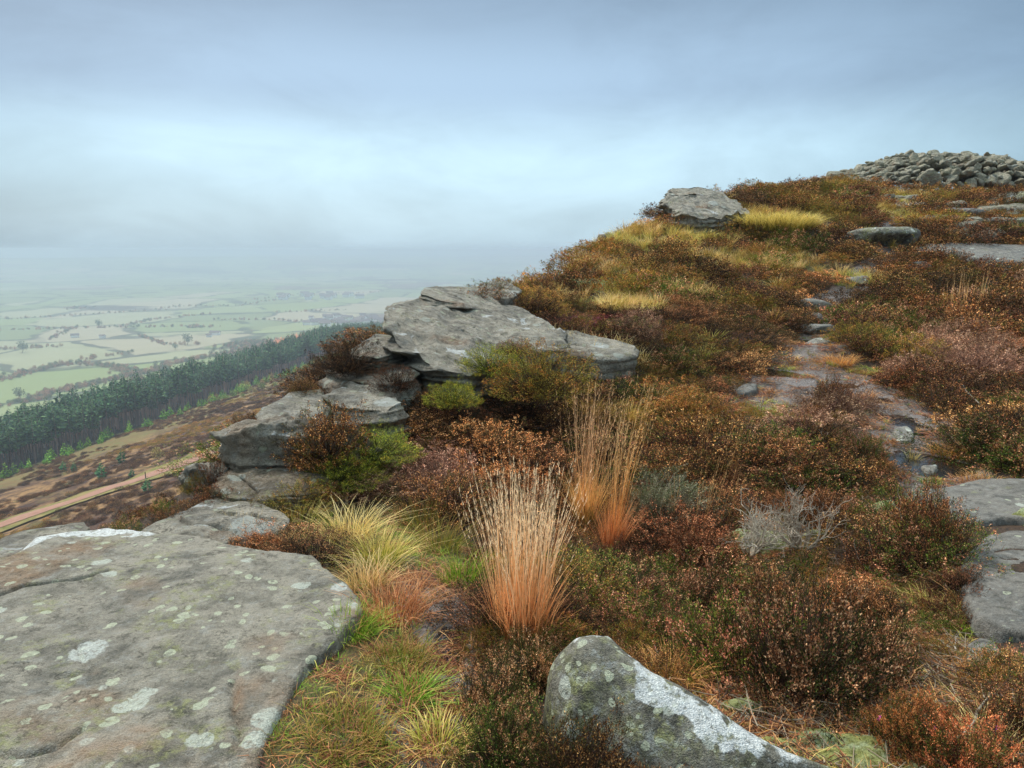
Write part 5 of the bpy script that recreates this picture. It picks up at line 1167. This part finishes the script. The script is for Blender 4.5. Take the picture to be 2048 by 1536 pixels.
spread_(1100, (-2, 26, 8.5, 30), lambda x, y: (edge_d(x, y)[0] < .2) & (cairn_h(x, y)[2] < .05) & ~inpoly(x, y, PATH_MID) & (x < .9 * y + 2) & np.all([sdist(x, y, f_) > 0 for f_ in FOOT + FLATS], axis=0), [7, 8, 9], [.3, .25, .45], 1., 1.9, lambda x, y: np.clip(.3 + 1.6 * n2(x, y, .5, 3, 104), 0, 1))
spread_(2500, (2., 8, 1.5, 14), lambda x, y: inpoly(x, y, PATH_MID) | inpoly(x, y, RSLAB) | inpoly(x, y, PATH_UP), [7, 8, 3], [.12, .08, .8], .3, .6, lambda x, y: .25 + 1.2 * n2(x, y, 2, 3, 105))
P_ = np.concatenate(P_); Ro = np.concatenate(Ro); Sc = np.concatenate(Sc); Ix = np.concatenate(Ix)
kk = np.ones(len(P_), bool)
for f_ in FLATS: kk &= sdist(P_[:, 0], P_[:, 1], f_) > -.02
scatter_stuff('turf_and_litter', TP, P_[kk], Ro[kk], Sc[kk], Ix[kk])

# ================================================================== the slope and the valley
# track
TRK = [at(a, b) for a, b in [(-120, 1092), (0, 1054), (70, 1030), (130, 1010), (190, 990), (250, 969), (300, 953), (350, 936), (400, 917), (445, 900), (470, 890)]]
TX = np.array(TRK)[:, :2]; d0 = norm(TX[0] - TX[2]); d1 = norm(TX[-1] - TX[-4]); TX = np.vstack([TX[0] + d0 * 90, TX, TX[-1] + d1 * 40, TX[-1] + d1 * 110 + [6, 0]])
sg = np.concatenate([[0], np.cumsum(np.linalg.norm(np.diff(TX, axis=0), axis=1))]); u = np.linspace(0, sg[-1], 160); C_ = np.stack([np.interp(u, sg, TX[:, i]) for i in (0, 1)], 1)
for _ in range(12): C_[1:-1] = (C_[:-2] + 2 * C_[1:-1] + C_[2:]) / 4
tn = norm(np.gradient(C_, axis=0)); nm = np.stack([tn[:, 1], -tn[:, 0]], 1)
m_t, t, b = new_mat('track_stone', .9, .1); P = t.node('ShaderNodeNewGeometry').outputs['Position']
t.put(b.inputs['Base Color'], t.mix(t.mapr(t.noise(P, .8, 6, .7), .3, .7), (.26, .135, .09), (.36, .20, .14))); bump(t, b, t.noise(P, 3, 4), .05)
m_v, t, b = new_mat('track_verge_grass', .95, .1); P = t.node('ShaderNodeNewGeometry').outputs['Position']
t.put(b.inputs['Base Color'], t.mix(t.mapr(t.noise(P, .5, 6, .7), .35, .6), (.12, .125, .03), (.26, .19, .075))); bump(t, b, t.noise(P, 2, 4), .2)
def strip(name, w0, w1, m, dz, wob=0.):
    offs = np.linspace(w0, w1, 9); V = []
    for i in range(len(C_)):
        for j, o_ in enumerate(offs):
            e = (wob * float(vnoise(np.array([i * .35, j * .0 + (0 if j < 4 else 9), 3.]), 4)) if j in (0, 8) else 0)
            p = C_[i] + nm[i] * (o_ + e); V.append((p[0], p[1], 0))
    V = np.array(V); cz = G(C_[:, 0], C_[:, 1]); V[:, 2] = np.maximum(G(V[:, 0], V[:, 1]), 0 * V[:, 0] - 999) + dz
    return kind(link(name, make_mesh(name, V, [grid_faces(len(C_), 9)[:, ::-1]], None, m, True)), 'structure')
strip('track_verge', -6.2, 5.6, m_v, .30, 2.2); strip('track', -2.3, 2.3, m_t, .38, .25)
q = C_[np.argmin(np.abs(proj(C_[:, 0], C_[:, 1], G(C_[:, 0], C_[:, 1]))[0] - 262))]; q = q + nm[0] * 0 + np.array([2.6, 0])
m_ = MB(); m_.tube([[0, 0, -.2], [0, 0, .6], [0, 0, 1.3]], [.09, .09, .08], S2(70, 60, 50), 8); tag(link('marker_post', m_.mesh('marker_post', M_WOOD), None, (q[0], q[1], float(G(q[0:1], q[1:2])[0]) + .3)), 'short dark marker post beside the red track', 'post')

# trees
def conifer(rng, H, R, base, nlev, per, cols, lw=1., droop=.25, trunk=True, top_sharp=1.):
    f = MB(); s = MB()
    s.tube([[0, 0, -1], [rng.normal() * .1, rng.normal() * .1, H * .5], [0, 0, H * .97]], [H * .014, H * .010, H * .002], S2(128, 106, 96), 6)
    zs_ = np.linspace(base * H, H, nlev); P = []; Dv = []; Ls = []; Cc = []
    for i, zz in enumerate(zs_):
        k_ = (zz - base * H) / (H * (1 - base)); rad = R * (1 - k_) ** top_sharp * (.75 + .5 * rng.random()) * min(1, .55 + k_ * 3) + .12
        n = max(4, int(per * (1 - k_ * .6))); a = rng.uniform(0, 6.28, n); r0 = rad * rng.uniform(.05, .75, n)
        P.append(np.stack([np.cos(a) * r0, np.sin(a) * r0, np.full(n, zz) + rng.normal(size=n) * .25 - r0 * droop], 1)); Dv.append(np.stack([np.cos(a), np.sin(a), -droop + rng.normal(size=n) * .3 + k_ * .6], 1)); Ls.append(rad * rng.uniform(.45, .75, n) + .2)
        Cc.append(pick(rng, cols, n) * rng.uniform(.7, 1.3, (n, 1)))
    f.leaves(np.concatenate(P), np.concatenate(Dv), np.concatenate(Ls), np.concatenate(Ls) * .55 * lw, np.concatenate(Cc), rng, True)
    return f.mesh('crown', M_TREE), s.mesh('trunk', M_WOOD)
def broadleaf(rng, H, R, cols, n=420, leaf=.5, base=.3):
    f = MB(); s = MB(); s.tube([[0, 0, -.5], [.1, 0, H * .3], [0, .1, H * .7]], [H * .03, H * .02, H * .006], S2(90, 76, 66), 6)
    c_ = norm(rng.normal(size=(9, 3))) * np.array([R * .5, R * .5, H * .25]) + [0, 0, H * (base + (1 - base) * .5)]
    k_ = rng.integers(9, size=n); d = norm(rng.normal(size=(n, 3))); P = c_[k_] + d * np.array([R * .5, R * .5, H * .22]) * rng.uniform(.6, 1, (n, 1))
    for j in range(6): s.tube([[0, 0, H * .3], c_[j] * .6 + np.array([0, 0, H * .15]), c_[j]], [H * .012, H * .007, H * .003], S2(90, 76, 66), 4)
    f.leaves(P, d + rng.normal(size=(n, 3)) * .6, leaf * rng.uniform(.6, 1.4, n), leaf * .7, pick(rng, cols, n) * rng.uniform(.7, 1.3, (n, 1)), rng, True)
    return f.mesh('crown', M_TREE), s.mesh('trunk', M_WOOD)
DKG = [S2(48, 66, 44), S2(38, 56, 40), S2(60, 78, 48), S2(34, 46, 34)]
PINE = [conifer(R_, h, 2.6, b_, 26, 15, DKG, 1., .2, top_sharp=.75) for h, b_ in ((15, .56), (16.5, .6), (14, .55), (17, .5), (15.5, .45))]
YNG = [conifer(R_, 3.2, 1.1, .03, 14, 14, [S2(72, 98, 34), S2(90, 110, 40), S2(54, 78, 32)], 1., .1) for _ in range(2)]
SPR = [conifer(R_, 3., 1.0, .02, 16, 16, [S2(48, 74, 44), S2(38, 62, 40)], 1., .15) for _ in range(2)]
SCR = [broadleaf(R_, 4.5, 2.2, c_, 360, .45, .1) for c_ in ([S2(92, 90, 48), S2(106, 98, 54)], [S2(108, 90, 54), S2(88, 78, 46)], [S2(72, 80, 42), S2(86, 90, 46)])]
BRD = [broadleaf(R_, 10, 5, c_, 300, 1.2, .15) for c_ in ([S2(84, 72, 56), S2(104, 84, 62)], [S2(72, 76, 52), S2(60, 64, 46)], [S2(112, 78, 54), S2(94, 76, 58)])]
LAR = [conifer(R_, 13, 2.4, .15, 18, 12, [S2(170, 108, 70), S2(150, 96, 66), S2(130, 92, 66)], 1.1, .15) for _ in range(2)]
def xy_of(u, w_): return -u * .9874 + w_ * .158, u * .158 + w_ * .9874
us, ws = [], []
for w_ in np.arange(110, 1500, 4.3):
    for u in np.arange(177, 290 + .02 * w_, 4.6):
        us.append(u + R_.normal() * 1.1); ws.append(w_ + R_.normal() * 1.1)
us = np.array(us); ws = np.array(ws)
kp = (us > 177 + 5 * n2(ws, ws * 0, .02, 3, 111)) & (us < 286 + 12 * n2(ws, ws * 0, .015, 3, 112)) & (R_.random(len(us)) > .06); us, ws = us[kp], ws[kp]
X, Y = xy_of(us, ws); Z = G(X, Y); ppx, ppy = proj(X, Y, Z + 14); Dd = np.hypot(X, Y)
inv = (ppx > -60) & (ppx < 830)
# first the trees on the near edge and the near end, whose trunks and crowns show
show = inv * (1. / Dd) * (1 + 2.0 * (us < 186) + .6 * (us > 280)); od = np.argsort(-show)
for r_, i in enumerate(od[:290]):
    cm, tm = PINE[int(R_.integers(5))]; s_ = R_.uniform(.74, 1.16); o = bpy.data.objects.new('pine_tree', None); COL.objects.link(o); o.location = (X[i], Y[i], Z[i]); o.rotation_euler = (R_.normal() * .02, R_.normal() * .02, R_.uniform(0, 6.28)); o.scale = (s_, s_, s_)
    link('crown', cm, o); link('trunk', tm, o); edge_ = us[i] < 186
    tag(o, 'dark pine on the near edge of the plantation with its bare trunk showing' if edge_ else 'dark pine within the plantation on the valley slope', 'pine tree', 'pines along the near edge of the plantation' if edge_ else 'pines within the plantation')
i = od[290:]; i = i[(ppx[i] > -500) & (ppx[i] < 1500)]
pm = []
for cm, tm in PINE:
    mb = MB()
    for me_ in (cm, tm):
        co = np.empty(len(me_.vertices) * 3); me_.vertices.foreach_get('co', co); cc_ = np.empty(len(me_.vertices) * 4); me_.color_attributes['col'].data.foreach_get('color', cc_)
        vi = np.empty(len(me_.loops), int); me_.loops.foreach_get('vertex_index', vi); mb.add(co.reshape(-1, 3), vi.reshape(-1, 4), cc_.reshape(-1, 4)[:, :3])
    pm.append(mb.mesh('pine', M_TREE))
def scat(name, protos, X, Y, smin, smax, zoff=0.):
    n = len(X); s_ = R_.uniform(smin, smax, n); Z = G(X, Y) + zoff
    scatter_stuff(name, protos, np.stack([X, Y, Z], 1), np.stack([R_.normal(size=n) * .03, R_.normal(size=n) * .03, R_.uniform(0, 6.28, n)], 1), np.stack([s_, s_, s_ * R_.uniform(.85, 1.15, n)], 1), R_.integers(len(protos), size=n))
scat('pine_forest', pm, X[i], Y[i], .74, 1.16)
# young green conifers before the forest
n = 0
for w_ in np.arange(120, 420, 2.6):
    for _ in range(1 if w_ > 260 else 1):
        u = 171 + R_.normal() * 4.2; x, y = xy_of(u, w_); pv_ = proj(x, y, float(G(np.array([x]), np.array([y]))[0]))
        if not -30 < pv_[0] < 720 or n >= 110: continue
        n += 1; cm, tm = YNG[n % 2]; s_ = R_.uniform(.55, 1.35); o = link('young_conifer', cm, None, (x, y, float(G(np.array([x]), np.array([y]))[0]) - .2), (0, 0, R_.uniform(0, 6)), (s_, s_, s_))
        tag(o, 'bushy bright green young conifer in the row before the pine plantation', 'young conifer', 'young conifers in front of the plantation')
for px, py, s_, lb in [(245, 925, 1.0, 'small dark spruce alone on the moor above the track'), (128, 942, .8, 'small dark spruce on the moor, left one of a pair'), (149, 942, .7, 'small dark spruce on the moor, right one of a pair'), (204, 955, 1.0, 'small dark spruce on orange grass just above the track'),
                       (265, 955, .6, 'tiny dark spruce close to the upper side of the track'), (296, 984, .8, 'small dark spruce below the track')]:
    q = at(px, py); o = bpy.data.objects.new('spruce_sapling', None); COL.objects.link(o); o.location = q.tolist(); o.scale = (s_,) * 3; cm, tm = SPR[0]; link('crown', cm, o); link('trunk', tm, o); tag(o, lb, 'spruce')
q = at(318, 922); o = bpy.data.objects.new('birch_sapling', None); COL.objects.link(o); o.location = q.tolist(); o.scale = (.7,) * 3; link('crown', SCR[1][0], o); link('trunk', SCR[1][1], o); tag(o, 'small yellow autumn birch on the moor above the track', 'birch')
n = 0
while n < 150:
    w_ = R_.uniform(265, 620); u = 176 - abs(R_.normal()) * 20; x, y = xy_of(u, w_)
    if u < 118: continue
    n += 1; c_ = SCR[int(R_.integers(3))]; s_ = R_.uniform(.4, 1.0); o = link('scrub_tree', None, None, (x, y, float(G(np.array([x]), np.array([y]))[0]) - .3), (0, 0, R_.uniform(0, 6)), (s_, s_, s_)); link('crown', c_[0], o); link('trunk', c_[1], o)
    tag(o, 'yellow olive scrub tree between the plantation and the crags', 'scrub tree', 'scrub trees on the slope between plantation and crags')
# heather and grass clumps of the lower moor
n = 15000; uu = R_.uniform(40, 172, n); ww = 40 + 420 * R_.random(n) ** 1.3; X, Y = xy_of(uu, ww)
dt = np.min(np.hypot(X[:, None] - C_[None, ::2, 0], Y[:, None] - C_[None, ::2, 1]), 1); nz = n2(X, Y, .045, 4, 121) ; nz2 = n2(X, Y, .02, 3, 122)
kp = (dt > 5.5) & (nz > -.12); X, Y, nz, nz2 = X[kp], Y[kp], nz[kp], nz2[kp]; n = len(X)
LM = [FARP[k_][0][0] for k_ in ('rust', 'dark', 'olive', 'gold')] + [FARP['dark'][1][0]]
ix = np.where(nz2 > .22, np.where(R_.random(n) < .5, 2, 3), np.where(R_.random(n) < .30, 0, np.where(R_.random(n) < .5, 1, 4)))
s_ = R_.uniform(1.4, 3.4, n); scatter_stuff('moor_heather', LM, np.stack([X, Y, G(X, Y) - .05], 1), np.stack([np.zeros(n), np.zeros(n), R_.uniform(0, 6.28, n)], 1), np.stack([s_, s_, s_ * .7], 1), ix)
# hedges, tree belts and woods on the valley floor
BX, BY = [], []
def belt(P, sp_, wid):
    sp_ *= .5
    Q = np.array([at(a, b)[:2] for a, b in P]); s = np.concatenate([[0], np.cumsum(np.linalg.norm(np.diff(Q, axis=0), axis=1))]); u = np.arange(0, s[-1], sp_)
    for uu_ in u:
        if R_.random() < .12: continue
        BX.append(np.interp(uu_, s, Q[:, 0]) + R_.normal() * wid); BY.append(np.interp(uu_, s, Q[:, 1]) + R_.normal() * wid)
for _ in range(3): belt([(50, 805), (95, 790), (137, 780), (205, 765), (273, 750)], 4, 5)
for _ in range(2): belt([(0, 762), (68, 742), (137, 728), (200, 730), (240, 738), (273, 750)], 5, 5)
for _ in range(3): belt([(294, 748), (335, 730), (376, 722), (430, 712), (478, 704), (540, 696)], 5, 6)
for _ in range(2): belt([(225, 800), (250, 778), (280, 757)], 3, 2)
belt([(0, 815), (50, 803)], 5, 2); belt([(160, 722), (200, 714), (260, 706)], 6, 3); belt([(0, 661), (120, 658), (250, 655), (400, 652)], 7, 5); belt([(58, 697), (90, 694), (125, 694)], 4, 6)
for _ in range(6): belt([(470, 694), (500, 686), (540, 690), (520, 700), (480, 700)], 5, 16)
belt([(0, 700), (60, 697)], 7, 3); belt([(280, 672), (330, 690), (400, 690)], 8, 3); belt([(100, 680), (150, 655)], 8, 3); belt([(240, 655), (300, 640), (420, 628)], 9, 4); belt([(0, 640), (160, 630), (330, 620)], 10, 6); belt([(430, 640), (560, 640), (700, 648)], 9, 5)
belt([(290, 620), (380, 612), (480, 612), (560, 600)], 10, 10); belt([(500, 600), (600, 590), (760, 585)], 12, 10); belt([(560, 625), (700, 620)], 10, 6)
for _ in range(4): belt([(140, 618), (165, 616)], 5, 16); belt([(385, 655), (410, 655)], 5, 10)
X, Y = np.array(BX), np.array(BY); kp = np.hypot(X, Y) < 9000; scat('tree_belts', [c_[0] for c_ in BRD], X[kp], Y[kp], .28, .62, -.6)
# brown larch stand at the far end of the plantation
X, Y = [], []
for i in range(240):
    a = R_.random(); px = 548 + a * 110; py = 697 - a * 22 + R_.uniform(0, 12) - 0; q = at(px, py)
    X.append(q[0]); Y.append(q[1])
scat('larch_stand', [c_[0] for c_ in LAR], np.array(X), np.array(Y), .8, 1.2)
for px, py, s_, lb in [(375, 690, 1.6, 'lone round tree in the pale fields left of the village'), (45, 705, 1.5, 'tall bare tree in the field at the left edge above the tree belts'), (38, 800, 1.1, 'round tree at the left end of the long tree belt'), (197, 655, 1.4, 'single field tree beside a hedge far out in the valley'), (350, 762 - 62, .9, 'small tree where two hedges meet in the valley')]:
    q = at(px, py); o = bpy.data.objects.new('field_tree', None); COL.objects.link(o); o.location = q.tolist(); o.scale = (s_,) * 3; c_ = BRD[1]; link('crown', c_[0], o); link('trunk', c_[1], o); tag(o, lb, 'tree')
# village and farms
m_wl, t, b = new_mat('house_wall', .9, .1); b.inputs['Base Color'].default_value = (.8, .78, .74, 1); m_rf, t, b = new_mat('house_roof', .9, .1); b.inputs['Base Color'].default_value = (.22, .17, .15, 1)
HV = np.array([[-5, -3.5, -2], [5, -3.5, -2], [5, 3.5, -2], [-5, 3.5, -2], [-5, -3.5, 5], [5, -3.5, 5], [5, 3.5, 5], [-5, 3.5, 5]], float)
HW = make_mesh('wall', np.vstack([HV, [[-5, 0, 7.6], [5, 0, 7.6]]]), [np.array([[0, 1, 5, 4], [2, 3, 7, 6], [1, 2, 6, 5], [3, 0, 4, 7]]), np.array([[4, 8, 7], [5, 6, 9]])], None, m_wl)
HR = make_mesh('roof', [[-5.4, -4.1, 4.7], [5.4, -4.1, 4.7], [5.4, 0, 7.9], [-5.4, 0, 7.9], [5.4, 4.1, 4.7], [-5.4, 4.1, 4.7], [-5.4, -4.1, 5.0], [5.4, -4.1, 5.0], [5.4, 0, 8.2], [-5.4, 0, 8.2], [5.4, 4.1, 5.0], [-5.4, 4.1, 5.0]],
               [np.array([[6, 7, 8, 9], [9, 8, 10, 11], [0, 3, 2, 1], [3, 5, 4, 2], [0, 1, 7, 6], [4, 5, 11, 10], [1, 2, 8, 7], [2, 4, 10, 8], [0, 6, 9, 3], [3, 9, 11, 5]])], None, m_rf)
def house(px, py, s_, lb, grp=None):
    q = at(px, py); o = bpy.data.objects.new('house', None); COL.objects.link(o); o.location = q.tolist(); o.rotation_euler = (0, 0, R_.uniform(-.6, .6)); o.scale = (s_ * R_.uniform(.9, 1.8), s_, s_); link('wall', HW, o); link('roof', HR, o); tag(o, lb, 'house', grp)
for i in range(44): house(R_.uniform(610, 765), 634 + R_.uniform(0, 20), R_.uniform(.8, 1.2), 'tiny pale house of the village in the hazy valley', 'village houses')
house(430, 670, .9, 'long white farm building standing in pale fields left of the village'); house(418, 674, .7, 'white barn at the lower end of the valley farm'); house(150, 675, .8, 'white farm building far left in the valley'); house(205, 676, .7, 'small white farm building right of the far left farm')
for i in range(14): house(R_.uniform(560, 720), 590 + R_.uniform(0, 10), 1.6, 'tiny white speck of a house far beyond the village', 'houses beyond the village')
